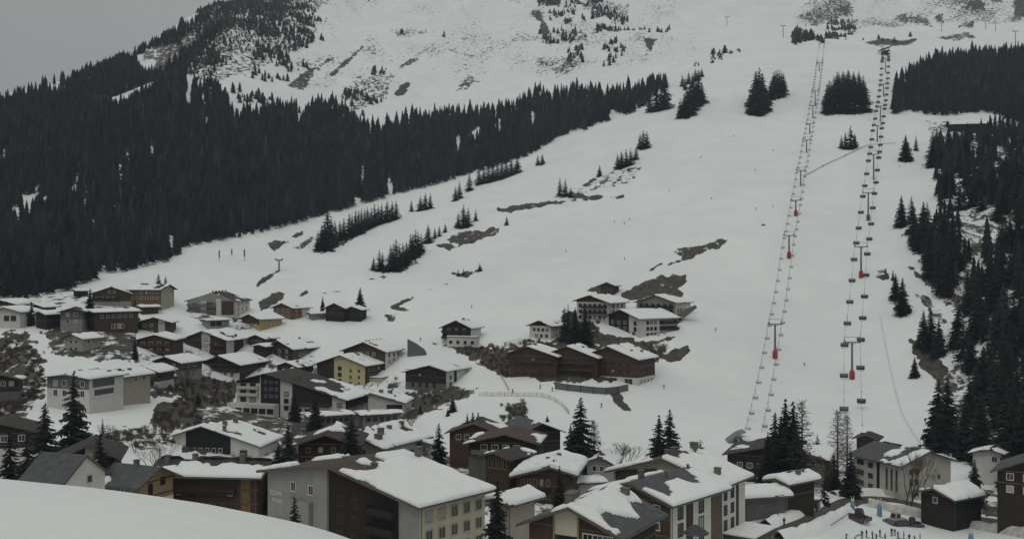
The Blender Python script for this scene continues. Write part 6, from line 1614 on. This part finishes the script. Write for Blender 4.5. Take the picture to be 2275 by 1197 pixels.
# ------------------------------------------------------------------ road, berms, walls, nets
def ribbon(name, pix, width, lift, m, label=None, kind='structure', lump=0.0, ymin=200, seed=0, cross=None):
    P = [gpt(px, py, ymin) for px, py in pix]
    S = []
    for i in range(len(P) - 1):
        n = max(2, int((P[i + 1] - P[i]).length / 1.5))
        for t in range(n): S.append(P[i].lerp(P[i + 1], t / n))
    S.append(P[-1])
    for _ in range(6): S = [S[0]] + [(S[i - 1] + S[i] * 2 + S[i + 1]) / 4 for i in range(1, len(S) - 1)] + [S[-1]]
    nw = 9; V = []
    for i, p in enumerate(S):
        d, nr_ = frame_dir(S[max(i - 1, 0)], S[min(i + 1, len(S) - 1)])
        for j in range(nw):
            u = j / (nw - 1) - .5
            q = p + nr_ * (u * width)
            z = float(ground(q.x, q.y)) + lift
            if lump:
                z += lump * max(0.0, 1 - (2 * u) ** 2) * (.55 + .9 * float(fbm(np.array([q.x / 2.2]), np.array([q.y / 2.2]), seed)[0])) - .1
            V.append((q.x, q.y, z))
    Fc = [(i * nw + j, (i + 1) * nw + j, (i + 1) * nw + j + 1, i * nw + j + 1) for i in range(len(S) - 1) for j in range(nw - 1)]
    o = mesh_obj(name, V, [f[::-1] for f in Fc], m, smooth=True)
    return tag(o, label, None, None, kind)
M['asphalt'] = mat('wet_road', (0.085, 0.078, 0.07), 0.7, 0.3, 0.6)
M['dirtysnow'] = mat('dirty_snow', (0.46, 0.45, 0.42), 0.9, 0.35, 0.9, bump=.6)
ribbon('road', [(1560, 1290), (1690, 1215), (1780, 1170), (1850, 1133), (1890, 1112), (1950, 1106), (2010, 1113), (2075, 1132), (2160, 1150), (2275, 1165)], 5.2, .06, M['asphalt'], 'brown-grey wet road curving past the flats')
ribbon('snow_berm', [(1730, 1215), (1810, 1178), (1862, 1148), (1892, 1130)], 3.6, .02, M['banksnow'], 'ploughed snow berm along the right side of the road', lump=1.5, seed=4)
ribbon('snow_berm', [(1930, 1122), (1985, 1134), (2050, 1146), (2120, 1160), (2200, 1176), (2290, 1192)], 4.2, .02, M['dirtysnow'], 'lumpy dirty snow ridge behind the practice slope', lump=1.9, seed=8)
ribbon('snow_berm', [(1700, 1170), (1760, 1145), (1810, 1120), (1835, 1102)], 4.0, .02, M['banksnow'], 'snow heap along the left side of the road', lump=1.4, seed=12)
ribbon('snow_berm', [(1850, 1098), (1920, 1092), (1985, 1098)], 3.0, .02, M['banksnow'], 'snow heap below the long beige flats', lump=1.3, seed=16)
ribbon('ski_track', [(1785, 392), (1830, 368), (1880, 345), (1930, 322), (1990, 318)], 2.2, .10, M['dirtysnow'], 'faint worn track crossing the piste between the lifts', ymin=330)

M['track'] = mat('trodden_snow', (0.66, 0.67, 0.665), 0.85, 0.1, 0.3)
ribbon('ski_track', [(1955, 700), (1968, 770), (1985, 850), (2005, 920), (2045, 985)], 0.9, .05, M['track'], 'faint curved ski trace beside the gorge', ymin=330)
def poly_wall(label, pix, Y, thick, m, name='retaining_wall', cat='wall'):
    """a real slab: its outline read off the photograph at its own distance, with thickness"""
    P = [at(px, py, Y) for px, py in pix]; o = P[0].copy()
    e = [(p - o) for p in P]; n = len(e)
    V = [tuple(p) for p in e] + [(p.x, p.y + thick, p.z) for p in e]
    Fc = [tuple(range(n))[::-1], tuple(range(n, 2 * n))] + [(i, i + n, (i + 1) % n + n, (i + 1) % n) for i in range(n)]
    w = mesh_obj(name, V, Fc, m, loc=o); return tag(w, label, cat)
poly_wall('grey concrete wedge wall at the top of the ski path', [(905, 754), (924, 764), (941, 776), (957, 802), (962, 822), (905, 822)], hit(932, 790, 380), 4.0, M['greyd'])
def wall_along(label, pix, h, thick, m, name='boarded_wall', ymin=330):
    P = [gpt(px, py, ymin) for px, py in pix]; o = P[0].copy(); e = empty(name, o); tag(e, label, 'wall')
    for i in range(len(P) - 1):
        a, c = P[i] - o, P[i + 1] - o; d, nr_ = frame_dir(P[i], P[i + 1])
        V = [tuple(p + nr_ * s + Vector((0, 0, z))) for z in (-1.0, h) for p, s in ((a, 0), (c, 0), (c, -thick), (a, -thick))]
        mesh_obj('panel', V, [(0, 1, 5, 4), (1, 2, 6, 5), (2, 3, 7, 6), (3, 0, 4, 7), (4, 5, 6, 7)], m, e)
        b = MB(); b.tube(a + nr_ * .12 + Vector((0, 0, -1)), a + nr_ * .12 + Vector((0, 0, h + .15)), .14); b.build('post', M['dark'], e)
wall_along('long dark boarded wall below the red-brown terrace row', [(1234, 864), (1262, 868), (1290, 871), (1318, 874), (1346, 876), (1372, 873), (1396, 868)], 2.6, .4, M['greyd'])
poly_wall('grey wedge wall at the right corner of the upper hotel', [(1505, 700), (1520, 706), (1549, 683), (1546, 678), (1536, 682)], 492, 3.0, M['greyd'])

def net_fence(label, pix, h, ymin=300):
    P = [gpt(px, py, ymin) for px, py in pix]; o = P[0].copy()
    e = empty('net_fence', o); tag(e, label, 'fence')
    for i, p in enumerate(P):
        q = p - o
        b = MB(); b.tube((q.x, q.y, q.z - .4), (q.x + (.25 if i % 2 else -.25), q.y, q.z + h), .06); b.build('post', M['redbrown'], e)
    for i in range(len(P) - 1):
        a, c = P[i] - o, P[i + 1] - o
        b = MB()
        for t in range(4):
            z = .15 + (h - .3) * t / 3
            b.tube((a.x, a.y, a.z + z), (c.x, c.y, c.z + z), .035, n=4)
        for t in range(7):
            p0 = a.lerp(c, t / 7); p1 = a.lerp(c, (t + 1) / 7)
            b.tube((p0.x, p0.y, p0.z + .15), (p1.x, p1.y, p1.z + h - .15), .03, n=4)
        b.build('net', M['net'], e)
net_fence('faded orange net fence across the foot of the piste', [(1066, 880), (1080, 879), (1094, 880), (1108, 879), (1122, 880), (1136, 879), (1150, 881), (1164, 880), (1178, 881), (1192, 881), (1206, 882), (1220, 886), (1234, 892), (1248, 902), (1258, 912), (1263, 920)], 1.7)
net_fence('short net fence beside the ski path', [(1108, 830), (1116, 842), (1124, 856), (1130, 868)], 1.5)
net_fence('wire fence along the dirty snow ridge', [(2062, 1160), (2078, 1163), (2094, 1166), (2110, 1169), (2126, 1172), (2142, 1175)], 1.6, 200)
for k, (px, pb, pt) in enumerate(((487, 582, 556), (515, 571, 553), (543, 580, 554))):
    p = gpt(px, pb, 400); h = (pb - pt) * p.y / F
    e = empty('marker_post', p); tag(e, f"dark padded marker post on the lower left slope, {ORD[k]} from the left", 'post', 'marker posts')
    b = MB(); b.tube((0, 0, -.5), (0, 0, h), .12); b.build('post', M['metal'], e)
    b = MB(); b.lathe([(.25, h * .35), (.42, h * .42), (.42, h * .95), (.2, h)], 8); b.build('pad', M['chair'], e)

# ------------------------------------------------------------------ people
_dg_fix = []
def body_mesh(pose, jacket, trousers, cap):
    """one continuous skinned figure, 1.75 m, facing -y"""
    if pose == 'ski':
        J = dict(pel=(0, .12, .80), ch=(0, -.05, 1.15), nk=(0, -.14, 1.38), hd=(0, -.2, 1.50), tp=(0, -.2, 1.66),
                 ls=(-.2, -.08, 1.30), le=(-.36, -.22, 1.08), lh=(-.34, -.46, 1.0), rs=(.2, -.08, 1.30), re=(.36, -.22, 1.08), rh=(.34, -.46, 1.0),
                 lk=(-.16, -.18, .50), la=(-.16, .02, .10), lf=(-.16, -.16, .05), rk=(.16, -.18, .50), ra=(.16, .02, .10), rf=(.16, -.16, .05))
    elif pose == 'lean':
        J = dict(pel=(0, .05, .90), ch=(.05, 0, 1.25), nk=(.08, -.03, 1.46), hd=(.1, -.05, 1.57), tp=(.1, -.05, 1.75),
                 ls=(-.14, 0, 1.40), le=(-.34, -.1, 1.2), lh=(-.36, -.35, 1.12), rs=(.26, 0, 1.40), re=(.40, -.05, 1.15), rh=(.38, -.3, 1.05),
                 lk=(-.14, -.06, .50), la=(-.2, .05, .10), lf=(-.2, -.13, .05), rk=(.12, -.1, .48), ra=(.06, .02, .10), rf=(.06, -.16, .05))
    else:
        J = dict(pel=(0, 0, .94), ch=(0, .01, 1.28), nk=(0, 0, 1.48), hd=(0, -.02, 1.59), tp=(0, -.01, 1.77),
                 ls=(-.2, 0, 1.42), le=(-.27, .03, 1.16), lh=(-.26, -.08, .92), rs=(.2, 0, 1.42), re=(.27, .03, 1.16), rh=(.26, -.08, .92),
                 lk=(-.12, -.03, .50), la=(-.13, .02, .10), lf=(-.13, -.15, .05), rk=(.12, -.03, .50), ra=(.13, .02, .10), rf=(.13, -.15, .05))
    names = ['pel', 'ch', 'nk', 'hd', 'tp', 'ls', 'le', 'lh', 'rs', 're', 'rh', 'lk', 'la', 'lf', 'rk', 'ra', 'rf']
    rad = dict(pel=(.17, .13), ch=(.19, .14), nk=(.075, .075), hd=(.105, .115), tp=(.08, .085), ls=(.085, .085), le=(.062, .062), lh=(.05, .05), rs=(.085, .085), re=(.062, .062), rh=(.05, .05),
               lk=(.085, .085), la=(.065, .065), lf=(.055, .05), rk=(.085, .085), ra=(.065, .065), rf=(.055, .05))
    ed = [('pel', 'ch'), ('ch', 'nk'), ('nk', 'hd'), ('hd', 'tp'), ('ch', 'ls'), ('ls', 'le'), ('le', 'lh'), ('ch', 'rs'), ('rs', 're'), ('re', 'rh'),
          ('pel', 'lk'), ('lk', 'la'), ('la', 'lf'), ('pel', 'rk'), ('rk', 'ra'), ('ra', 'rf')]
    me = bpy.data.meshes.new('figure'); me.from_pydata([J[n] for n in names], [(names.index(a), names.index(b)) for a, b in ed], [])
    o = bpy.data.objects.new('figure', me); scene.collection.objects.link(o)
    md = o.modifiers.new('skin', 'SKIN')
    for i, n in enumerate(names):
        sv = me.skin_vertices[0].data[i]; sv.radius = rad[n]; sv.use_root = (n == 'pel')
    ss = o.modifiers.new('sub', 'SUBSURF'); ss.levels = 1; ss.render_levels = 1
    dg = bpy.context.evaluated_depsgraph_get()
    out = bpy.data.meshes.new_from_object(o.evaluated_get(dg)); bpy.data.objects.remove(o)
    out.materials.clear()
    for m in (M['skin'], jacket, trousers, cap, M['chair']): out.materials.append(m)
    hip, nk, hd = J['pel'][2], J['nk'][2], J['hd'][2]
    for p in out.polygons:
        z = p.center.z
        arm = abs(p.center.x) > .28 and z > hip - .1
        if z > hd + .05: i = 3
        elif z > nk + .01 and not arm: i = 0
        elif z > hip + .02 or arm: i = 1
        elif z > .2: i = 2
        else: i = 4
        p.material_index = i; p.use_smooth = True
    return out
def cloth(n, c): return mat(n, c, .8, .12, 3.0)
J_ = {'navy': cloth('navy_jacket', (.03, .04, .08)), 'black': cloth('black_jacket', (.025, .025, .028)), 'red': cloth('red_jacket', (.30, .04, .04)), 'grey': cloth('grey_jacket', (.12, .12, .13)), 'teal': cloth('teal_jacket', (.04, .12, .14))}
FIG = {}
def figure(pose, j, t):
    if (pose, j, t) not in FIG:
        FIG[(pose, j, t)] = body_mesh(pose, J_[j], J_[t], J_['black' if j != 'black' else 'grey'])
    return FIG[(pose, j, t)]
sk = MB(); sk.add([(-.05, .75, 0), (.05, .75, 0), (.05, -.85, 0), (-.05, -.85, 0), (-.05, .75, .03), (.05, .75, .03), (.05, -.85, .03), (-.05, -.85, .03), (0, -1.02, .12)],
       [(0, 1, 2, 3), (7, 6, 5, 4), (0, 4, 5, 1), (1, 5, 6, 2), (3, 7, 4, 0), (2, 6, 8), (6, 7, 8), (7, 3, 8), (3, 2, 8)])
ME_SKI = sk.mesh('ski', M['metal'])
pk = MB(); pk.tube((0, 0, 0), (0, .25, -1.1), .015, n=5); pk.tube((0, .24, -1.02), (0, .245, -1.04), .05, n=6)
ME_POLE = pk.mesh('ski_pole', M['metal'])
def person(px, py, pose, j, t, label, group=None, rz=0.0, ymin=330, skis=True, s=1.0):
    p = gpt(px, py, ymin)
    e = empty('person', p + Vector((0, 0, .02)), rz); e.scale = (s, s, s)
    tag(e, label, 'person', group)
    put('body', figure(pose, j, t), e, (0, 0, .03))
    if skis:
        dx = .16 if pose == 'ski' else .13
        for q in (-1, 1):
            put('ski', ME_SKI, e, (q * dx, 0, 0)); put('ski_pole', ME_POLE, e, (q * (.34 if pose != 'stand' else .27), -.46 if pose == 'ski' else (-.3 if pose == 'lean' else -.08), 1.0 if pose != 'stand' else .95))
SK = [(1630, 305, 'ski', 'black', 'black', 'tiny skier high on the piste below the twin clumps'), (1718, 336, 'lean', 'navy', 'black', 'skier in mid slope close to the left-hand lift, highest there'),
      (1557, 352, 'ski', 'red', 'black', 'skier in red on the left of the upper piste'), (1678, 380, 'ski', 'black', 'grey', 'skier in black above the middle of the piste'),
      (1486, 426, 'lean', 'teal', 'black', 'skier in teal right of the stony knoll'), (1581, 443, 'ski', 'navy', 'navy', 'skier in navy on the middle piste, left of centre'),
      (1679, 466, 'ski', 'black', 'black', 'skier all in black left of the third left-lift pylon'), (1717, 460, 'ski', 'grey', 'black', 'skier in grey beside the third left-lift pylon'),
      (1365, 495, 'ski', 'black', 'navy', 'left skier of the trio on the meadow'), (1387, 499, 'lean', 'navy', 'black', 'lowest skier of the trio on the meadow'), (1398, 490, 'ski', 'black', 'grey', 'right skier of the trio on the meadow'),
      (1257, 560, 'lean', 'black', 'black', 'lone skier on the wide empty meadow at left'), (1387, 577, 'ski', 'grey', 'grey', 'tiny grey skier above the bare slope'), (1878, 347, 'ski', 'navy', 'black', 'skier on the crossing track below the small clump'),
      (1828, 371, 'ski', 'black', 'black', 'skier on the crossing track near the left-hand lift'), (1932, 268, 'ski', 'grey', 'black', 'skier beneath the upper bubble lift'), (1998, 372, 'lean', 'black', 'navy', 'skier just below the lone broad spruce'),
      (1787, 812, 'ski', 'grey', 'black', 'skier between the two lowest pylons'), (1048, 684, 'lean', 'teal', 'grey', 'skier above the chalet alone on the snow'), (1336, 905, 'lean', 'black', 'grey', 'skier on the snow right of the net fence'),
      (1200, 863, 'stand', 'navy', 'black', 'left skier of two above the net fence'), (1227, 869, 'stand', 'red', 'black', 'right skier of two above the net fence'), (1139, 873, 'stand', 'black', 'navy', 'skier at the bottom of the short net'),
      (1122, 838, 'stand', 'teal', 'black', 'skier at the top of the short net'), (934, 757, 'stand', 'black', 'black', 'person at the top of the ski path by the concrete wedge'), (1052, 874, 'stand', 'grey', 'navy', 'skier at the left end of the net fence'),
      (1590, 735, 'ski', 'grey', 'grey', 'tiny skier on the open piste right of the upper hotel'), (1475, 862, 'ski', 'black', 'black', 'skier below the right corner of the arcaded chalet')]
for i, (px, py, pose, j, t, lab) in enumerate(SK):
    person(px, py, pose, j, t, lab, 'skiers on the slope', rz=random.uniform(-.9, .9), ymin=330)
GR = [(1880, 1199, 'black'), (1915, 1195, 'navy'), (1925, 1193, 'black'), (1938, 1196, 'grey'), (1947, 1199, 'black'), (1955, 1192, 'navy'), (1966, 1201, 'red'), (1981, 1189, 'black'), (1988, 1188, 'navy'), (1995, 1196, 'grey'), (2008, 1196, 'teal'), (2020, 1202, 'black'), (2032, 1203, 'navy'), (2044, 1201, 'grey')]
for i, (px, py, j) in enumerate(GR):
    person(px, py, 'stand' if i % 3 else 'lean', j, ('black', 'navy', 'grey')[i % 3], f"person in {j} in the ski-school group at the bottom edge, {ordinal(i)} from the left", 'ski-school group', rz=random.uniform(-2, 2), ymin=200, s=(1.0 if i % 4 else .85))
person(1742, 1168, 'stand', 'black', 'black', 'person in black walking on the road', None, .4, 190, False, 1.05)
person(1866, 1104, 'stand', 'black', 'grey', 'person in dark clothes by the road below the flats', None, .2, 200, False)

# ------------------------------------------------------------------ practice-slope equipment
def forked_post(px, py, hp, label):
    p = gpt(px, py, 200); h = hp * p.y / F
    e = empty('padded_post', p); tag(e, label, 'post', 'blue padded posts')
    b = MB(); b.lathe([(.55, -.3), (.62, .2), (.55, h * .45), (.42, h * .62)], 10); b.build('pad', M['blue'], e, smooth=True)
    b = MB(); b.lathe([(.30, h * .62), (.42, h * .68), (.40, h * .80), (.25, h * .84)], 10); b.build('top', M['pale'], e, smooth=True)
    for s in (-1, 1):
        b = MB(); b.tube((s * .18, 0, h * .82), (s * .42, 0, h), .11, .06, 8); b.build('prong', M['pale'], e)
forked_post(1894, 1137, 36, 'blue padded post with forked pale top beside the dark groomer')
forked_post(1954, 1146, 42, 'blue padded post with forked pale top on the snow heap')
forked_post(2157, 1206, 34, 'blue padded post with forked pale top at the bottom right')
P0, P1 = gpt(1892, 1140, 200), gpt(1846, 1172, 200)
e = empty('blue_railing', P1); tag(e, 'low blue railing running down from the padded post', 'railing')
for off in (0.0, 1.1):
    b = MB(); a = P0 - P1
    b.tube((0, off, .6), (a.x, a.y + off, a.z + .6), .09); b.build('rail', M['blue'], e)
for t in range(5):
    q = (P0 - P1) * (t / 4)
    b = MB(); b.tube((q.x, q.y, q.z - .3), (q.x, q.y, q.z + .62), .06); b.build('post', M['blue'], e)
p = gpt(1908, 1203, 200); e = empty('blue_arch', p); tag(e, 'small blue arch at the bottom edge beside the ski-school group', 'arch')
b = MB(); pr = [(-.9, 0, -.2), (-.8, 0, .9), (-.45, 0, 1.35), (0, 0, 1.5), (.9, 0, 1.5)]
for i in range(4): b.tube(pr[i], pr[i + 1], .16, n=8)
b.build('tube', M['blue'], e)

def groomer(px, py, label, cabm, rz, s=1.0, deck='redbrown'):
    p = gpt(px, py, 200)
    e = empty('snow_groomer', p, rz); e.scale = (s, s, s); tag(e, label, 'snow groomer')
    for q in (-1, 1):
        b = MB()
        prof = [(-2.2, .35), (-1.9, .05), (1.9, .05), (2.2, .4), (2.1, .85), (1.8, 1.0), (-1.8, 1.0), (-2.15, .8)]
        x0_, x1_ = (q * 1.5 - .55, q * 1.5 + .55); n = len(prof)
        b.add([(x0_, y_, z_) for y_, z_ in prof] + [(x1_, y_, z_) for y_, z_ in prof], [tuple(range(n)), tuple(range(2 * n - 1, n - 1, -1))] + [(i, i + n, (i + 1) % n + n, (i + 1) % n) for i in range(n)])
        t = b.build('track', M['chair'], e)
        for k in range(4):
            w = MB(); w.tube((q * 2.06, -1.5 + k, .5), (q * 2.1, -1.5 + k, .5), .36, n=10); w.build('wheel', M['metal'], t)
    b = MB(); b.box(-1.0, 1.0, -1.9, 2.0, .6, 1.25); b.build('chassis', M[deck], e)
    c = MB()
    c.add([(-.95, -1.5, 1.25), (.95, -1.5, 1.25), (.95, .3, 1.25), (-.95, .3, 1.25), (-.8, -1.1, 2.75), (.8, -1.1, 2.75), (.8, .2, 2.75), (-.8, .2, 2.75)], [(3, 2, 1, 0), (4, 5, 6, 7), (0, 1, 5, 4), (1, 2, 6, 5), (2, 3, 7, 6), (3, 0, 4, 7)])
    co = c.build('cab', M[cabm], e)
    g = MB(); g.add([(-.78, -1.45, 1.6), (.78, -1.45, 1.6), (.68, -1.2, 2.55), (-.68, -1.2, 2.55)], [(0, 1, 2, 3)]); g.add([(.96, -1.1, 1.7), (.96, .1, 1.7), (.86, .05, 2.55), (.86, -.95, 2.55)], [(0, 1, 2, 3)]); g.add([(-.96, -1.1, 1.7), (-.96, .1, 1.7), (-.86, .05, 2.55), (-.86, -.95, 2.55)], [(3, 2, 1, 0)])
    g.build('windscreen', M['glass'], co)
    b = MB(); b.add([(-1.9, -2.9, .15), (1.9, -2.9, .15), (1.9, -2.7, 1.0), (-1.9, -2.7, 1.0), (-1.9, -2.75, .15), (1.9, -2.75, .15), (1.9, -2.55, 1.0), (-1.9, -2.55, 1.0)], [(0, 1, 2, 3), (7, 6, 5, 4), (0, 4, 5, 1), (3, 2, 6, 7), (1, 5, 6, 2), (0, 3, 7, 4)])
    b.tube((-.6, -2.8, .5), (-.6, -1.6, .8), .12); b.tube((.6, -2.8, .5), (.6, -1.6, .8), .12); b.build('blade', M['metal'], e)
    b = MB(); b.box(-2.0, 2.0, 2.3, 2.9, .1, .55); b.tube((0, 2.0, .8), (0, 2.5, .5), .15); b.build('tiller', M['metal'], e)
groomer(1904, 1155, 'dark red-brown snow groomer parked beside the blue post', 'redbrown', .9, 1.0)
groomer(1994, 1163, 'snow groomer with pale cab below the dirty snow ridge', 'beige', -1.2, 1.0, 'grey')
groomer(2030, 1167, 'dark low snow groomer right of the pale-cabbed one', 'chair', -1.5, .72, 'black')

# snow-topped shelter, hedge and parasol by the road
p = gpt(1797, 1126, 200); e = empty('bus_shelter', p, -.5); tag(e, 'low flat shelter under a slab of snow beside the road', 'shelter')
b = MB(); b.box(-2.6, 2.6, -.1, .1, -.3, 2.0); b.box(-2.6, -2.45, -1.8, -.1, -.3, 2.0); b.box(2.45, 2.6, -1.8, -.1, -.3, 2.0); b.build('wall', M['grey'], e)
b = MB(); b.box(-2.9, 2.9, -2.2, .4, 2.0, 2.15); ro = b.build('roof', M['roofd'], e)
b = MB(); b.lathe([(2.6, 0), (2.75, .25), (2.5, .5), (1.6, .6)], 14); o = b.build('roof_snow', M['snow'], ro, smooth=True, loc=(0, -.9, 2.16)); o.scale = (1.03, .46, 1)
p = at(1546, 1197, 150); e = empty('parasol', (p.x, p.y, float(ground_pxY(1546, 150)))); tag(e, 'dark canvas parasol beside the white house wall at the bottom edge', 'parasol')
h = p.z - e.location.z + 2.2
b = MB(); b.lathe([(2.0, h - 1.3), (1.0, h - .5), (.05, h)], 8); b.build('canopy', M['chair'], e)
b = MB(); b.tube((0, 0, -.2), (0, 0, h), .06); b.build('pole', M['metal'], e)
for k, (px, pt, pb) in enumerate(((1729, 1100, 1160), (1684, 1125, 1165), (2172, 1085, 1150))):
    p = gpt(px, pb, 190); h = (pb - pt) * p.y / F
    e = empty('street_lamp', p); tag(e, ('street lamp pole on the snow heap by the road', 'shorter lamp pole left of the road', 'wooden pole at the right corner of the snow-capped hut')[k], 'lamp post' if k < 2 else 'pole')
    b = MB(); b.tube((0, 0, -.4), (0, 0, h), .10 if k < 2 else .18, .06 if k < 2 else .14); b.build('pole', M['metal' if k < 2 else 'greywood'], e)
    if k < 2:
        b = MB(); b.tube((0, 0, h), (.9, 0, h + .1), .05); b.box(.6, 1.2, -.14, .14, h + .02, h + .16); b.build('lamp_head', M['galv'], e)

# ------------------------------------------------------------------ haze
HAZE = 0.00006
if HAZE > 0:
    hz = MB(); hz.box(-3200, 3200, -60, 4200, float(ZG.min()) - 15, float(ZG.max()) + 120)
    hm = bpy.data.materials.new('thin_haze'); hm.use_nodes = True
    hn = hm.node_tree; hn.nodes.clear()
    ho = hn.nodes.new('ShaderNodeOutputMaterial'); hv = hn.nodes.new('ShaderNodeVolumePrincipled')
    hv.inputs['Color'].default_value = (0.74, 0.84, 1.0, 1); hv.inputs['Density'].default_value = HAZE
    hn.links.new(hv.outputs[0], ho.inputs['Volume'])
    h_ = hz.build('haze', hm); tag(h_, kind='stuff', label='thin pale winter haze filling the valley air')
